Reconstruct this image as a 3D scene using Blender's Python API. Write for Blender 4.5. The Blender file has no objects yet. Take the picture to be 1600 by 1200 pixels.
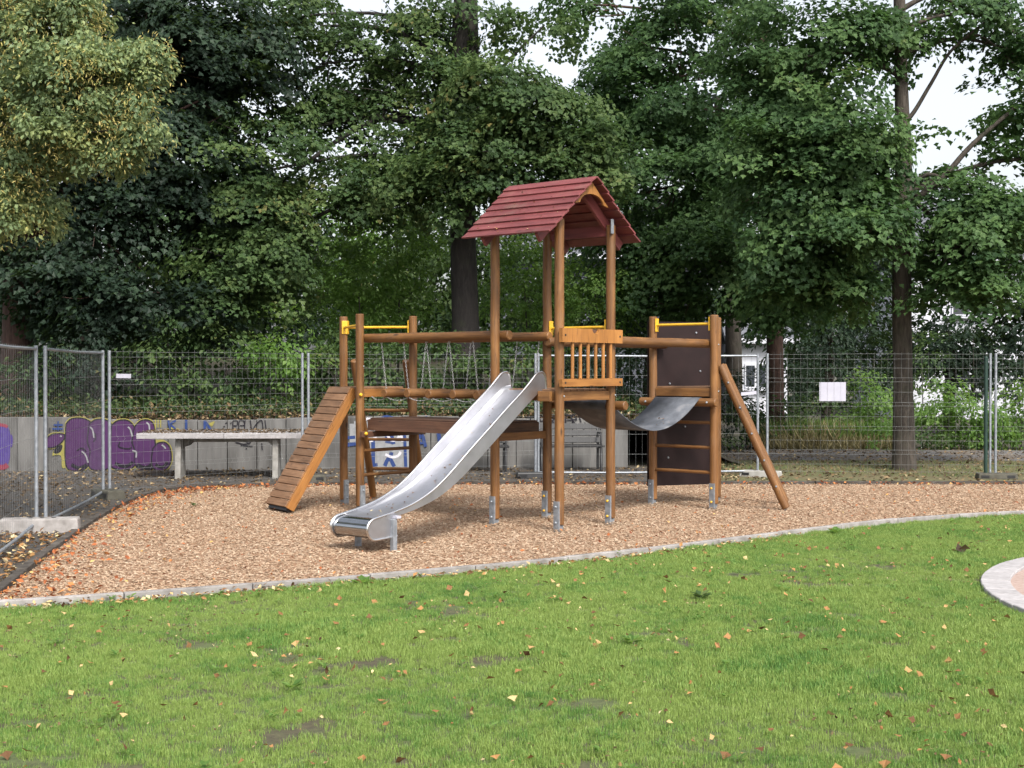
import bpy, math, random
import numpy as np
from mathutils import Matrix, Vector
R = math.radians
rnd = random.Random(7)
S = bpy.context.scene
COL = S.collection

# ------------------------------------------------------------------ camera, sky, sun, exposure
F_PX = 2150.0; PITCH = math.atan(23 / F_PX); EYE = 1.745
cam = bpy.data.cameras.new('camera'); cam.sensor_width = 36.0; cam.lens = F_PX / 1600 * 36
cam.clip_start = 0.1; cam.clip_end = 600
camo = bpy.data.objects.new('camera', cam); COL.objects.link(camo)
camo.location = (0, 0, EYE); camo.rotation_euler = (R(90) - PITCH, 0, 0)
S.camera = camo
SUN_EL, SUN_AZ = 48.0, 156.0      # azimuth clockwise from +Y: the sun stands behind the camera, to its right
w = bpy.data.worlds.new('World'); S.world = w; w.use_nodes = True
nt = w.node_tree; nt.nodes.clear()
sky = nt.nodes.new('ShaderNodeTexSky'); sky.sky_type = 'NISHITA'; sky.sun_disc = False
sky.sun_elevation = R(SUN_EL); sky.sun_rotation = R(SUN_AZ)
sky.air_density = 1.0; sky.dust_density = 4.0; sky.ozone_density = 1.0
hs = nt.nodes.new('ShaderNodeHueSaturation'); hs.inputs['Saturation'].default_value = 0.30
bg = nt.nodes.new('ShaderNodeBackground'); bg.inputs[1].default_value = 0.15
wo = nt.nodes.new('ShaderNodeOutputWorld')
nt.links.new(sky.outputs[0], hs.inputs['Color']); nt.links.new(hs.outputs[0], bg.inputs[0]); nt.links.new(bg.outputs[0], wo.inputs[0])
sl = bpy.data.lights.new('sun', 'SUN'); sl.energy = 2.0; sl.angle = R(10); sl.color = (1.0, 0.95, 0.87)
so = bpy.data.objects.new('sun', sl); COL.objects.link(so)
d = Vector((math.sin(R(SUN_AZ)) * math.cos(R(SUN_EL)), math.cos(R(SUN_AZ)) * math.cos(R(SUN_EL)), math.sin(R(SUN_EL))))
so.rotation_euler = d.to_track_quat('Z', 'Y').to_euler(); so.location = d * 30
S.view_settings.view_transform = 'Standard'; S.view_settings.look = 'None'
S.view_settings.exposure = 0.95; S.view_settings.gamma = 1.0; S.view_settings.use_curve_mapping = False
S.render.engine = 'CYCLES'
S.cycles.max_bounces = 6; S.cycles.transmission_bounces = 4; S.cycles.transparent_max_bounces = 4

# ------------------------------------------------------------------ helpers
FWD = np.array([0, math.cos(PITCH), -math.sin(PITCH)]); UP = np.array([0, math.sin(PITCH), math.cos(PITCH)])
EYEP = np.array([0, 0, EYE])
def ray(u, v): return np.array([(u - 800) / F_PX, 0, 0]) + FWD - UP * (v - 600) / F_PX
def at(u, v, Y):
    r = ray(u, v); return EYEP + r * Y / r[1]
def gnd(u, v, z=0.0):
    r = ray(u, v); return EYEP + r * (z - EYE) / r[2]

MATW = {}
def put(o, parent=None, M=None):
    """link o; M is its matrix in the frame of the top-level thing (world for a top-level object)"""
    M = M or Matrix.Identity(4)
    COL.objects.link(o)
    if parent is not None:
        o.parent = parent
        pm = MATW[parent.name] if parent.parent is not None else Matrix.Identity(4)
        o.matrix_basis = pm.inverted() @ M
    else:
        o.matrix_basis = M
    MATW[o.name] = M
    return o
def tag(o, label=None, cat=None, group=None, kind=None):
    for k, v in (('label', label), ('category', cat), ('group', group), ('kind', kind)):
        if v: o[k] = v
    return o
def empty(name, loc=(0, 0, 0), rz=0.0):
    o = bpy.data.objects.new(name, None); o.empty_display_size = 0.2
    return put(o, None, Matrix.Translation(Vector(loc)) @ Matrix.Rotation(rz, 4, 'Z'))
def mesh(name, V, Fc, mat, smooth=None):
    me = bpy.data.meshes.new(name); me.from_pydata([tuple(map(float, v)) for v in V], [], Fc)
    if mat: me.materials.append(mat)
    if smooth is True: me.polygons.foreach_set('use_smooth', [True] * len(Fc))
    elif smooth is not None: me.polygons.foreach_set('use_smooth', smooth)
    me.update(); return me
def obj(name, me, parent=None, M=None): return put(bpy.data.objects.new(name, me), parent, M)
def bulk(name, V, quads, mat, tint=None, parent=None, M=None, smooth=False):
    """fast quad mesh from numpy"""
    me = bpy.data.meshes.new(name); n = len(quads)
    me.vertices.add(len(V)); me.vertices.foreach_set('co', np.ascontiguousarray(V, dtype=np.float32).ravel())
    me.loops.add(n * 4); me.loops.foreach_set('vertex_index', np.ascontiguousarray(quads, dtype=np.int32).ravel())
    me.polygons.add(n); me.polygons.foreach_set('loop_start', np.arange(n, dtype=np.int32) * 4)
    me.polygons.foreach_set('loop_total', np.full(n, 4, dtype=np.int32))
    me.polygons.foreach_set('use_smooth', np.full(n, smooth))
    if tint is not None:
        a = me.attributes.new('tint', 'FLOAT', 'FACE'); a.data.foreach_set('value', np.ascontiguousarray(tint, dtype=np.float32))
    me.update(calc_edges=True)
    if mat: me.materials.append(mat)
    return obj(name, me, parent, M)

class MB:
    def __init__(s): s.v = []; s.f = []; s.s = []
    def add(s, V, Fc, sm=False):
        b = len(s.v); s.v += [tuple(map(float, q)) for q in V]
        s.f += [tuple(i + b for i in q) for q in Fc]; s.s += [sm] * len(Fc); return s
    def box(s, c, size, M=None):
        x, y, z = [q / 2 for q in size]; c = Vector(c)
        V = [Vector((i * x, j * y, k * z)) for i in (-1, 1) for j in (-1, 1) for k in (-1, 1)]
        V = [(M @ q if M else q) + c for q in V]
        return s.add(V, [(0, 1, 3, 2), (4, 6, 7, 5), (0, 4, 5, 1), (2, 3, 7, 6), (0, 2, 6, 4), (1, 5, 7, 3)])
    def bar(s, p0, p1, wd, th, side=(0, 0, 1)):
        p0 = Vector(p0); p1 = Vector(p1); z = (p1 - p0).normalized(); x = Vector(side); x = (x - z * x.dot(z)).normalized(); y = z.cross(x)
        return s.box((p0 + p1) / 2, (wd, th, (p1 - p0).length), Matrix((x, y, z)).transposed())
    def tube(s, pts, r, n=6, caps=True):
        pts = [Vector(p) for p in pts]; m = len(pts); rs = r if hasattr(r, '__len__') else [r] * m
        V = []; Fc = []; up = Vector((0.31, 0.17, 0.93)); xp = None
        for i, p in enumerate(pts):
            t = (pts[min(i + 1, m - 1)] - pts[max(i - 1, 0)]).normalized()
            x = (xp if xp is not None else (up if abs(t.dot(up)) < 0.95 else Vector((1, 0, 0))))
            x = (x - t * x.dot(t)).normalized(); xp = x; y = t.cross(x)
            V += [p + (x * math.cos(2 * math.pi * k / n) + y * math.sin(2 * math.pi * k / n)) * rs[i] for k in range(n)]
        for i in range(m - 1):
            for k in range(n):
                Fc.append((i * n + k, i * n + (k + 1) % n, (i + 1) * n + (k + 1) % n, (i + 1) * n + k))
        s.add(V, Fc, True)
        if caps:
            s.add(V[:n], [tuple(range(n))[::-1]]); s.add(V[-n:], [tuple(range(n))])
        return s
    def prism(s, poly, axis0, axis1, nrm, o, t):
        """extrude 2D poly (in axes axis0, axis1 at o) by t along nrm"""
        a, b, n, o = Vector(axis0), Vector(axis1), Vector(nrm), Vector(o); k = len(poly)
        V = [o + a * p[0] + b * p[1] for p in poly]; V += [q + n * t for q in V]
        return s.add(V, [tuple(range(k))[::-1], tuple(range(k, 2 * k))] + [(i, (i + 1) % k, k + (i + 1) % k, k + i) for i in range(k)])
    def build(s, name, mat, parent=None, M=None, bevel=0.0):
        o = obj(name, mesh(name, s.v, s.f, mat, s.s), parent, M)
        if bevel:
            m = o.modifiers.new('bevel', 'BEVEL'); m.width = bevel; m.segments = 2; m.limit_method = 'ANGLE'
        return o
def frame(p0, z, x=(0, 0, 1)):
    z = Vector(z).normalized(); x = Vector(x); x = x - z * x.dot(z)
    if x.length < 1e-4: x = Vector((1, 0, 0)) - z * z.x
    x.normalize(); y = z.cross(x)
    M = Matrix((x, y, z)).transposed().to_4x4(); M.translation = Vector(p0); return M
def log(name, parent, p0, p1, r, mat, n=20, wob=0.0025):
    p0 = Vector(p0); p1 = Vector(p1); L = (p1 - p0).length; c = min(0.008, r * 0.25)
    ring = lambda z, rr, ox=0, oy=0: [(ox + math.cos(2 * math.pi * k / n) * rr, oy + math.sin(2 * math.pi * k / n) * rr, z) for k in range(n)]
    V = []; Fc = []; sm = []
    k = max(2, int(L / 0.25) + 1)
    def strip(a, b, s): 
        for i in range(n): Fc.append((a + i, a + (i + 1) % n, b + (i + 1) % n, b + i)); sm.append(s)
    for j in range(k):
        z = c + (L - 2 * c) * j / (k - 1); e = 0 if j in (0, k - 1) else 1
        V += ring(z, r * (1 + e * rnd.uniform(-.018, .018)), e * rnd.uniform(-wob, wob), e * rnd.uniform(-wob, wob))
        if j: strip((j - 1) * n, j * n, True)
    for z0, r0, z1, fl in ((c, r, 0, True), (L - c, r, L, False)):
        b = len(V); V += ring(z0, r0) + ring(z1, r0 - c)
        if fl: strip(b + n, b, False); Fc.append(tuple(range(b + n, b + 2 * n))[::-1])
        else: strip(b, b + n, False); Fc.append(tuple(range(b + n, b + 2 * n)))
        sm.append(False)
    return obj(name, mesh(name, V, Fc, mat, sm), parent, frame(p0, p1 - p0, (1, 0, 0.01)))
def board(name, parent, p0, p1, wd, th, wdir, mat, bevel=0.004):
    """long axis local z, width local x along wdir, thickness local y"""
    p0 = Vector(p0); p1 = Vector(p1); L = (p1 - p0).length
    return MB().box((0, 0, L / 2), (wd, th, L)).build(name, mat, parent, frame(p0, p1 - p0, wdir), bevel)

# ------------------------------------------------------------------ materials
def newmat(name):
    m = bpy.data.materials.new(name); m.use_nodes = True; nt = m.node_tree; nt.nodes.clear()
    o = nt.nodes.new('ShaderNodeOutputMaterial'); b = nt.nodes.new('ShaderNodeBsdfPrincipled')
    nt.links.new(b.outputs[0], o.inputs[0]); return m, nt, b, o
def N(nt, t, **kw):
    n = nt.nodes.new('ShaderNode' + t)
    for k, v in kw.items():
        if k in n.inputs: n.inputs[k].default_value = v
        else: setattr(n, k, v)
    return n
def ramp(nt, src, stops, interp='LINEAR'):
    r = nt.nodes.new('ShaderNodeValToRGB'); e = r.color_ramp.elements; r.color_ramp.interpolation = interp
    while len(e) < len(stops): e.new(0.5)
    for k, (p, c) in enumerate(stops): e[k].position = p; e[k].color = (*c, 1) if len(c) == 3 else c
    nt.links.new(src, r.inputs[0]); return r.outputs[0]
def coords(nt, kind='Object', scale=(1, 1, 1)):
    tc = nt.nodes.new('ShaderNodeTexCoord'); mp = nt.nodes.new('ShaderNodeMapping'); mp.inputs['Scale'].default_value = scale
    nt.links.new(tc.outputs[kind], mp.inputs[0]); return mp.outputs[0]
def worldpos(nt, scale=(1, 1, 1)):
    g = nt.nodes.new('ShaderNodeNewGeometry'); mp = nt.nodes.new('ShaderNodeMapping'); mp.inputs['Scale'].default_value = scale
    nt.links.new(g.outputs['Position'], mp.inputs[0]); return mp.outputs[0]
def noise(nt, vec, scale, detail=4, rough=0.55, dist=0.0):
    n = N(nt, 'TexNoise', Scale=scale, Detail=detail, Roughness=rough, Distortion=dist); nt.links.new(vec, n.inputs['Vector']); return n.outputs['Fac']
def mix(nt, fac, a, b, blend='MIX'):
    m = nt.nodes.new('ShaderNodeMix'); m.data_type = 'RGBA'; m.blend_type = blend
    for sock, val in ((m.inputs[0], fac), (m.inputs[6], a), (m.inputs[7], b)):
        if hasattr(val, 'is_output'): nt.links.new(val, sock)
        elif isinstance(val, (int, float)): sock.default_value = val
        else: sock.default_value = (*val, 1)
    return m.outputs[2]
def bump(nt, b, h, strength=0.3, dist=0.01):
    bp = N(nt, 'Bump', Strength=strength, Distance=dist); nt.links.new(h, bp.inputs['Height']); nt.links.new(bp.outputs[0], b.inputs['Normal'])
def plain(name, stops, rough=0.7, metal=0.0, scale=6.0, bmp=0.15, kind='Object', squash=(1, 1, 1), detail=5, objvar=0.0):
    m, nt, b, o = newmat(name); v = coords(nt, kind, squash) if kind != 'World' else worldpos(nt, squash)
    f = noise(nt, v, scale, detail)
    c = ramp(nt, f, stops)
    if objvar:
        oi = nt.nodes.new('ShaderNodeObjectInfo'); mr = N(nt, 'MapRange'); mr.inputs['To Min'].default_value = 1 - objvar; mr.inputs['To Max'].default_value = 1 + objvar
        nt.links.new(oi.outputs['Random'], mr.inputs[0]); h = N(nt, 'HueSaturation'); nt.links.new(mr.outputs[0], h.inputs['Value']); nt.links.new(c, h.inputs['Color']); c = h.outputs[0]
    nt.links.new(c, b.inputs['Base Color']); b.inputs['Roughness'].default_value = rough; b.inputs['Metallic'].default_value = metal; b.inputs['Specular IOR Level'].default_value = 0.2 if rough > 0.55 else 0.5
    if bmp: bump(nt, b, f, bmp)
    return m
def wood(name, dark, mid, light, rough=0.55, wear=0.25):
    m, nt, b, o = newmat(name)
    tc = nt.nodes.new('ShaderNodeTexCoord'); oi = nt.nodes.new('ShaderNodeObjectInfo')
    ad = N(nt, 'VectorMath'); ad.operation = 'ADD'; sc = N(nt, 'VectorMath'); sc.operation = 'SCALE'; sc.inputs['Scale'].default_value = 37.0
    cx = N(nt, 'CombineXYZ'); nt.links.new(oi.outputs['Random'], cx.inputs[0]); nt.links.new(oi.outputs['Random'], cx.inputs[2])
    nt.links.new(cx.outputs[0], sc.inputs[0]); nt.links.new(tc.outputs['Object'], ad.inputs[0]); nt.links.new(sc.outputs[0], ad.inputs[1])
    mp = N(nt, 'Mapping'); mp.inputs['Scale'].default_value = (1, 1, 0.05); nt.links.new(ad.outputs[0], mp.inputs[0])
    g = noise(nt, mp.outputs[0], 55, 5, 0.6, 0.4)
    mp2 = N(nt, 'Mapping'); mp2.inputs['Scale'].default_value = (1, 1, 0.3); nt.links.new(ad.outputs[0], mp2.inputs[0])
    p = noise(nt, mp2.outputs[0], 7, 4, 0.6)
    c = ramp(nt, g, [(0.28, dark), (0.5, mid), (0.75, light)])
    c2 = ramp(nt, p, [(0.3, tuple(q * 0.62 for q in mid)), (0.5, mid), (0.72, tuple(min(1, q * 1.3) for q in light))])
    c = mix(nt, 0.5, c, c2)
    # knots and small dark stains
    vo = N(nt, 'TexVoronoi', Scale=5.5); nt.links.new(mp2.outputs[0], vo.inputs['Vector'])
    k = ramp(nt, vo.outputs['Distance'], [(0.03, (1, 1, 1)), (0.10, (0, 0, 0))])
    c = mix(nt, k, c, tuple(q * 0.30 for q in dark))
    mp3 = N(nt, 'Mapping'); mp3.inputs['Scale'].default_value = (1, 1, 0.025); nt.links.new(ad.outputs[0], mp3.inputs[0])
    ck = noise(nt, mp3.outputs[0], 24, 2, 0.5, 0.2)
    c = mix(nt, ramp(nt, ck, [(0.488, (0, 0, 0)), (0.5, (0.75, 0.75, 0.75)), (0.512, (0, 0, 0))]), c, tuple(q * 0.28 for q in dark))
    mr = N(nt, 'MapRange'); mr.inputs['To Min'].default_value = 0.84; mr.inputs['To Max'].default_value = 1.16; nt.links.new(oi.outputs['Random'], mr.inputs[0])
    h = N(nt, 'HueSaturation'); nt.links.new(mr.outputs[0], h.inputs['Value']); nt.links.new(c, h.inputs['Color'])
    gr = noise(nt, ad.outputs[0], 2.2, 5, 0.65)
    c = mix(nt, ramp(nt, gr, [(0.52, (0, 0, 0)), (0.75, (wear,) * 3)]), h.outputs[0], (0.20, 0.15, 0.11))
    nt.links.new(c, b.inputs['Base Color']); b.inputs['Roughness'].default_value = rough
    bump(nt, b, g, 0.25, 0.004)
    return m
M_POST = wood('stained_larch', (0.074, 0.029, 0.009), (0.165, 0.072, 0.020), (0.260, 0.126, 0.039))
M_LIGHT = wood('honey_larch', (0.205, 0.080, 0.018), (0.310, 0.130, 0.029), (0.395, 0.185, 0.050), wear=0.10)
M_TREAD = wood('weathered_larch', (0.11, 0.055, 0.027), (0.19, 0.10, 0.050), (0.27, 0.155, 0.085), 0.7, 0.35)
M_DARKWOOD = wood('brown_stained_board', (0.05, 0.021, 0.013), (0.09, 0.042, 0.025), (0.14, 0.072, 0.042), 0.6, 0.3)
M_ROOF = wood('red_stained_board', (0.090, 0.020, 0.021), (0.152, 0.034, 0.035), (0.215, 0.062, 0.060), 0.55, 0.4)
M_RUBBER = plain('rubber_belt', [(0.3, (0.055, 0.060, 0.070)), (0.55, (0.10, 0.108, 0.125)), (0.75, (0.19, 0.19, 0.20))], 0.62, 0, 5, 0.1)
M_HPL = plain('brown_climbing_panel', [(0.3, (0.015, 0.0085, 0.009)), (0.7, (0.024, 0.013, 0.013))], 0.6, 0, 4, 0.03)
M_GALV = plain('galvanised_steel', [(0.3, (0.21, 0.23, 0.255)), (0.6, (0.31, 0.335, 0.37)), (0.8, (0.40, 0.425, 0.46))], 0.5, 0.5, 18, 0.05)
M_WIRE = plain('galvanised_wire', [(0.3, (0.17, 0.18, 0.18)), (0.7, (0.28, 0.29, 0.29))], 0.55, 0.3, 3, 0)
M_CHAIN = plain('chain_steel', [(0.3, (0.40, 0.41, 0.42)), (0.7, (0.6, 0.6, 0.61))], 0.35, 0.9, 30, 0)
M_YELLOW = plain('yellow_lacquer', [(0.3, (0.60, 0.33, 0.02)), (0.7, (0.72, 0.44, 0.035))], 0.4, 0, 8, 0.02)
M_BLACK = plain('black_metal', [(0.3, (0.010, 0.010, 0.011)), (0.7, (0.022, 0.022, 0.024))], 0.5, 0, 8, 0.05)
M_GREEN = plain('dark_green_post_paint', [(0.3, (0.010, 0.030, 0.024)), (0.7, (0.016, 0.045, 0.034))], 0.45, 0, 8, 0.03)
M_PAPER = plain('white_paper', [(0.3, (0.40, 0.40, 0.47)), (0.7, (0.46, 0.46, 0.53))], 0.8, 0, 5, 0.1)
M_CONC = plain('grey_concrete', [(0.25, (0.19, 0.18, 0.165)), (0.5, (0.28, 0.27, 0.25)), (0.75, (0.37, 0.36, 0.34))], 0.9, 0, 7, 0.3, objvar=0.10)
M_WALLC = plain('shaded_stained_concrete', [(0.25, (0.065, 0.062, 0.059)), (0.5, (0.125, 0.122, 0.118)), (0.78, (0.195, 0.19, 0.183))], 0.92, 0, 4.2, 0.25, 'World', (1, 1, 0.2), 7, objvar=0.14)  # streaky stains, with the whole tone lowered for the shade of the trees
M_KERB = plain('kerb_concrete', [(0.25, (0.16, 0.148, 0.138)), (0.5, (0.265, 0.248, 0.238)), (0.8, (0.37, 0.35, 0.34))], 0.9, 0, 9, 0.25, 'World', objvar=0.12)
M_DARKKERB = plain('dark_edge_board', [(0.25, (0.035, 0.030, 0.026)), (0.55, (0.075, 0.066, 0.058)), (0.8, (0.15, 0.135, 0.12))], 0.95, 0, 8, 0.4, 'World')
M_PAVER = plain('pale_paver', [(0.25, (0.27, 0.255, 0.255)), (0.6, (0.36, 0.345, 0.35)), (0.85, (0.43, 0.415, 0.42))], 0.9, 0, 20, 0.2, 'World', objvar=0.08)
M_SANDCENTRE = plain('pink_grit', [(0.3, (0.29, 0.21, 0.18)), (0.6, (0.37, 0.28, 0.245)), (0.8, (0.44, 0.35, 0.31))], 0.95, 0, 30, 0.4, 'World')
M_OLIVE = plain('recycled_plastic', [(0.3, (0.055, 0.052, 0.040)), (0.7, (0.10, 0.095, 0.078))], 0.85, 0, 9, 0.3)
M_WHITEWALL = plain('white_render', [(0.3, (0.50, 0.51, 0.56)), (0.7, (0.60, 0.61, 0.66))], 0.9, 0, 2, 0.1)
M_GREYROOF = plain('grey_slate', [(0.3, (0.09, 0.095, 0.11)), (0.7, (0.15, 0.155, 0.175))], 0.8, 0, 3, 0.2)
M_GLASS = plain('window_glass', [(0.3, (0.03, 0.035, 0.045)), (0.7, (0.05, 0.055, 0.065))], 0.08, 0, 2, 0)
def steel(name, rough, col):
    m, nt, b, o = newmat(name)
    v = coords(nt, 'Object', (0.6, 18, 0.6)); f = noise(nt, v, 9, 5, 0.6)
    f2 = noise(nt, coords(nt, 'Object'), 5, 5, 0.6)
    c = ramp(nt, f2, [(0.3, tuple(q * 0.86 for q in col)), (0.6, col), (0.8, tuple(min(1, q * 1.05) for q in col))])
    nt.links.new(c, b.inputs['Base Color']); b.inputs['Metallic'].default_value = 1.0
    mr = N(nt, 'MapRange'); mr.inputs['To Min'].default_value = rough * 0.8; mr.inputs['To Max'].default_value = rough * 1.3
    nt.links.new(f, mr.inputs[0]); nt.links.new(mr.outputs[0], b.inputs['Roughness'])
    bump(nt, b, f, 0.04, 0.002); return m
M_STEEL = steel('brushed_steel', 0.42, (0.54, 0.545, 0.58))
M_RIM = steel('steel_rim', 0.26, (0.72, 0.72, 0.73))
M_LIP = steel('polished_steel', 0.14, (0.44, 0.455, 0.48))
def bark(name, cs, scale=5):
    m, nt, b, o = newmat(name); v = worldpos(nt, (1, 1, 0.22)); f = noise(nt, v, scale * 3, 7, 0.65, 0.5); g = noise(nt, worldpos(nt), 2.5, 4)
    c = ramp(nt, f, [(0.3, cs[0]), (0.55, cs[1]), (0.8, cs[2])])
    c = mix(nt, ramp(nt, g, [(0.55, (0, 0, 0)), (0.75, (0.5, 0.5, 0.5))]), c, (0.045, 0.055, 0.025))
    nt.links.new(c, b.inputs['Base Color']); b.inputs['Roughness'].default_value = 0.95; bump(nt, b, f, 0.9, 0.03); return m
M_BARK = bark('grey_brown_bark', ((0.022, 0.018, 0.015), (0.055, 0.046, 0.038), (0.105, 0.09, 0.075)))
M_BARKD = bark('dark_bark', ((0.012, 0.010, 0.010), (0.028, 0.024, 0.022), (0.055, 0.048, 0.044)))
M_BARKG = bark('brown_grey_bark', ((0.026, 0.021, 0.017), (0.064, 0.053, 0.043), (0.12, 0.102, 0.085)))
M_BARKR = bark('reddish_bark', ((0.030, 0.016, 0.013), (0.075, 0.042, 0.033), (0.12, 0.075, 0.06)))
def leafmat(name, stops, trans=0.35, rough=0.55, tcol=None, spec=0.22):
    m, nt, b, o = newmat(name)
    a = N(nt, 'Attribute'); a.attribute_name = 'tint'
    c = ramp(nt, a.outputs['Fac'], stops)
    nt.links.new(c, b.inputs['Base Color']); b.inputs['Roughness'].default_value = rough; b.inputs['Specular IOR Level'].default_value = spec
    t = nt.nodes.new('ShaderNodeBsdfTranslucent'); tc = mix(nt, 0.5, c, tcol or (0.10, 0.17, 0.02)); nt.links.new(tc, t.inputs[0])
    ms = nt.nodes.new('ShaderNodeMixShader'); ms.inputs[0].default_value = trans
    nt.links.new(b.outputs[0], ms.inputs[1]); nt.links.new(t.outputs[0], ms.inputs[2]); nt.links.new(ms.outputs[0], o.inputs[0]); return m
L_DARK = leafmat('dark_maple_leaf', [(0.0, (0.009, 0.018, 0.013)), (0.5, (0.019, 0.036, 0.023)), (1.0, (0.038, 0.066, 0.034))], 0.25)  # maple green darkened so the colour carries the deep shade
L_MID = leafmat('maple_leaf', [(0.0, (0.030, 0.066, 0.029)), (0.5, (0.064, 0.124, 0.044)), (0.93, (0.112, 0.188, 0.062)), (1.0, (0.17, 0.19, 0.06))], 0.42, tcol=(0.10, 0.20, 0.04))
L_OLIVE = leafmat('olive_maple_leaf', [(0.0, (0.030, 0.062, 0.026)), (0.5, (0.064, 0.112, 0.039)), (0.9, (0.116, 0.168, 0.055)), (1.0, (0.21, 0.17, 0.06))], 0.42, tcol=(0.11, 0.19, 0.04))
L_LINDEN = leafmat('linden_leaf', [(0.0, (0.100, 0.150, 0.075)), (0.35, (0.190, 0.260, 0.125)), (0.58, (0.340, 0.380, 0.150)), (0.75, (0.56, 0.49, 0.17)), (1.0, (0.70, 0.56, 0.24))], 0.36, 0.42, (0.24, 0.30, 0.07))
L_BRIGHT = leafmat('young_sunlit_leaf', [(0.0, (0.065, 0.140, 0.034)), (0.5, (0.135, 0.245, 0.060)), (1.0, (0.20, 0.31, 0.09))], 0.5, 0.45, (0.30, 0.48, 0.06))  # young green, colour and translucency raised to stand in for backlight
L_IVY = leafmat('ivy_leaf', [(0.0, (0.018, 0.036, 0.014)), (0.5, (0.040, 0.075, 0.024)), (0.85, (0.08, 0.10, 0.035)), (1.0, (0.16, 0.10, 0.05))], 0.15)
L_STRAW = leafmat('dry_grass', [(0.0, (0.14, 0.13, 0.06)), (0.5, (0.28, 0.24, 0.12)), (1.0, (0.42, 0.36, 0.19))], 0.3, 0.7, (0.3, 0.25, 0.1))
L_FALLEN = leafmat('fallen_leaf', [(0.0, (0.09, 0.045, 0.022)), (0.35, (0.22, 0.11, 0.045)), (0.6, (0.38, 0.20, 0.075)), (0.8, (0.50, 0.36, 0.17)), (1.0, (0.58, 0.50, 0.30))], 0.1, 0.7, (0.3, 0.2, 0.05))
L_FALLENDARK = leafmat('old_fallen_leaf', [(0.0, (0.035, 0.024, 0.016)), (0.5, (0.10, 0.065, 0.035)), (0.85, (0.22, 0.15, 0.08)), (1.0, (0.42, 0.34, 0.20))], 0.05, 0.8, (0.2, 0.15, 0.05))
L_FALLENRED = leafmat('red_fallen_leaf', [(0.0, (0.16, 0.05, 0.025)), (0.5, (0.36, 0.115, 0.04)), (0.85, (0.48, 0.21, 0.075)), (1.0, (0.55, 0.40, 0.15))], 0.1, 0.7, (0.3, 0.1, 0.05))
def groundmat(name, fine, cs, coarse=None, cs2=None, bmp=0.5, rough=0.95, bdist=0.02):
    m, nt, b, o = newmat(name); v = worldpos(nt); f = noise(nt, v, fine, 6, 0.7); c = ramp(nt, f, cs)
    if coarse: c = mix(nt, ramp(nt, noise(nt, v, coarse, 5, 0.6), [(0.42, (0, 0, 0)), (0.62, (1, 1, 1))]), c, ramp(nt, f, cs2))
    nt.links.new(c, b.inputs['Base Color']); b.inputs['Roughness'].default_value = rough; bump(nt, b, f, bmp, bdist); return m
G_SOIL = groundmat('forest_soil', 9, [(0.3, (0.028, 0.022, 0.016)), (0.55, (0.060, 0.046, 0.033)), (0.8, (0.11, 0.085, 0.06))], 0.8, [(0.3, (0.03, 0.035, 0.016)), (0.6, (0.06, 0.07, 0.03)), (0.8, (0.10, 0.10, 0.05))])
G_ASPH = groundmat('old_asphalt', 25, [(0.3, (0.038, 0.035, 0.033)), (0.55, (0.060, 0.056, 0.053)), (0.8, (0.095, 0.090, 0.085))], 1.2, [(0.3, (0.035, 0.027, 0.02)), (0.6, (0.075, 0.058, 0.042)), (0.8, (0.13, 0.10, 0.07))])
G_PATH = groundmat('path_asphalt', 22, [(0.3, (0.085, 0.080, 0.080)), (0.55, (0.13, 0.125, 0.125)), (0.8, (0.19, 0.18, 0.175))], 1.0, [(0.3, (0.09, 0.07, 0.055)), (0.6, (0.15, 0.12, 0.09)), (0.8, (0.22, 0.18, 0.14))])
G_VERGE = groundmat('dry_verge', 14, [(0.3, (0.07, 0.055, 0.03)), (0.55, (0.13, 0.11, 0.05)), (0.8, (0.22, 0.18, 0.09))], 1.1, [(0.3, (0.05, 0.06, 0.02)), (0.6, (0.10, 0.11, 0.04)), (0.8, (0.17, 0.16, 0.07))])
G_CHIP = groundmat('wood_chip_bed', 38, [(0.3, (0.12, 0.066, 0.036)), (0.5, (0.28, 0.16, 0.092)), (0.75, (0.42, 0.265, 0.165))], 0.7, [(0.3, (0.11, 0.055, 0.03)), (0.5, (0.25, 0.14, 0.078)), (0.75, (0.37, 0.225, 0.135))])
G_LAWN = groundmat('lawn_soil', 20, [(0.3, (0.045, 0.060, 0.02)), (0.55, (0.08, 0.105, 0.035)), (0.8, (0.13, 0.14, 0.05))], 1.5, [(0.3, (0.04, 0.035, 0.02)), (0.6, (0.075, 0.065, 0.035)), (0.8, (0.12, 0.10, 0.06))])

# ------------------------------------------------------------------ setting: ground sheets
def sheet(name, poly, z, mat, kind='structure', sub=0):
    o = obj(name, mesh(name, [(x, y, z) for x, y in poly], [tuple(range(len(poly)))], mat)); o['kind'] = kind; return o
sheet('ground', [(-220, -60), (220, -60), (220, 320), (-220, 320)], -0.03, G_SOIL)
FK = [(-7.6, 8.6), (-6.0, 9.2), (-3.76, 10.08), (-2.92, 10.46), (-2.04, 10.92), (-1.06, 11.45), (0.0, 12.12), (1.21, 13.02), (2.65, 14.25), (3.95, 15.32), (4.83, 15.92), (6.12, 16.5), (8.0, 17.0), (11.0, 17.2)]
LK = [(-3.9, 10.02), (-4.01, 10.76), (-4.29, 12.45), (-4.65, 14.7), (-4.96, 17.19), (-5.02, 18.9), (-4.85, 19.75), (-4.3, 20.35), (-2.89, 20.71), (0.0, 20.83), (2.91, 20.86), (7.76, 20.83), (11.0, 20.8)]
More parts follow.
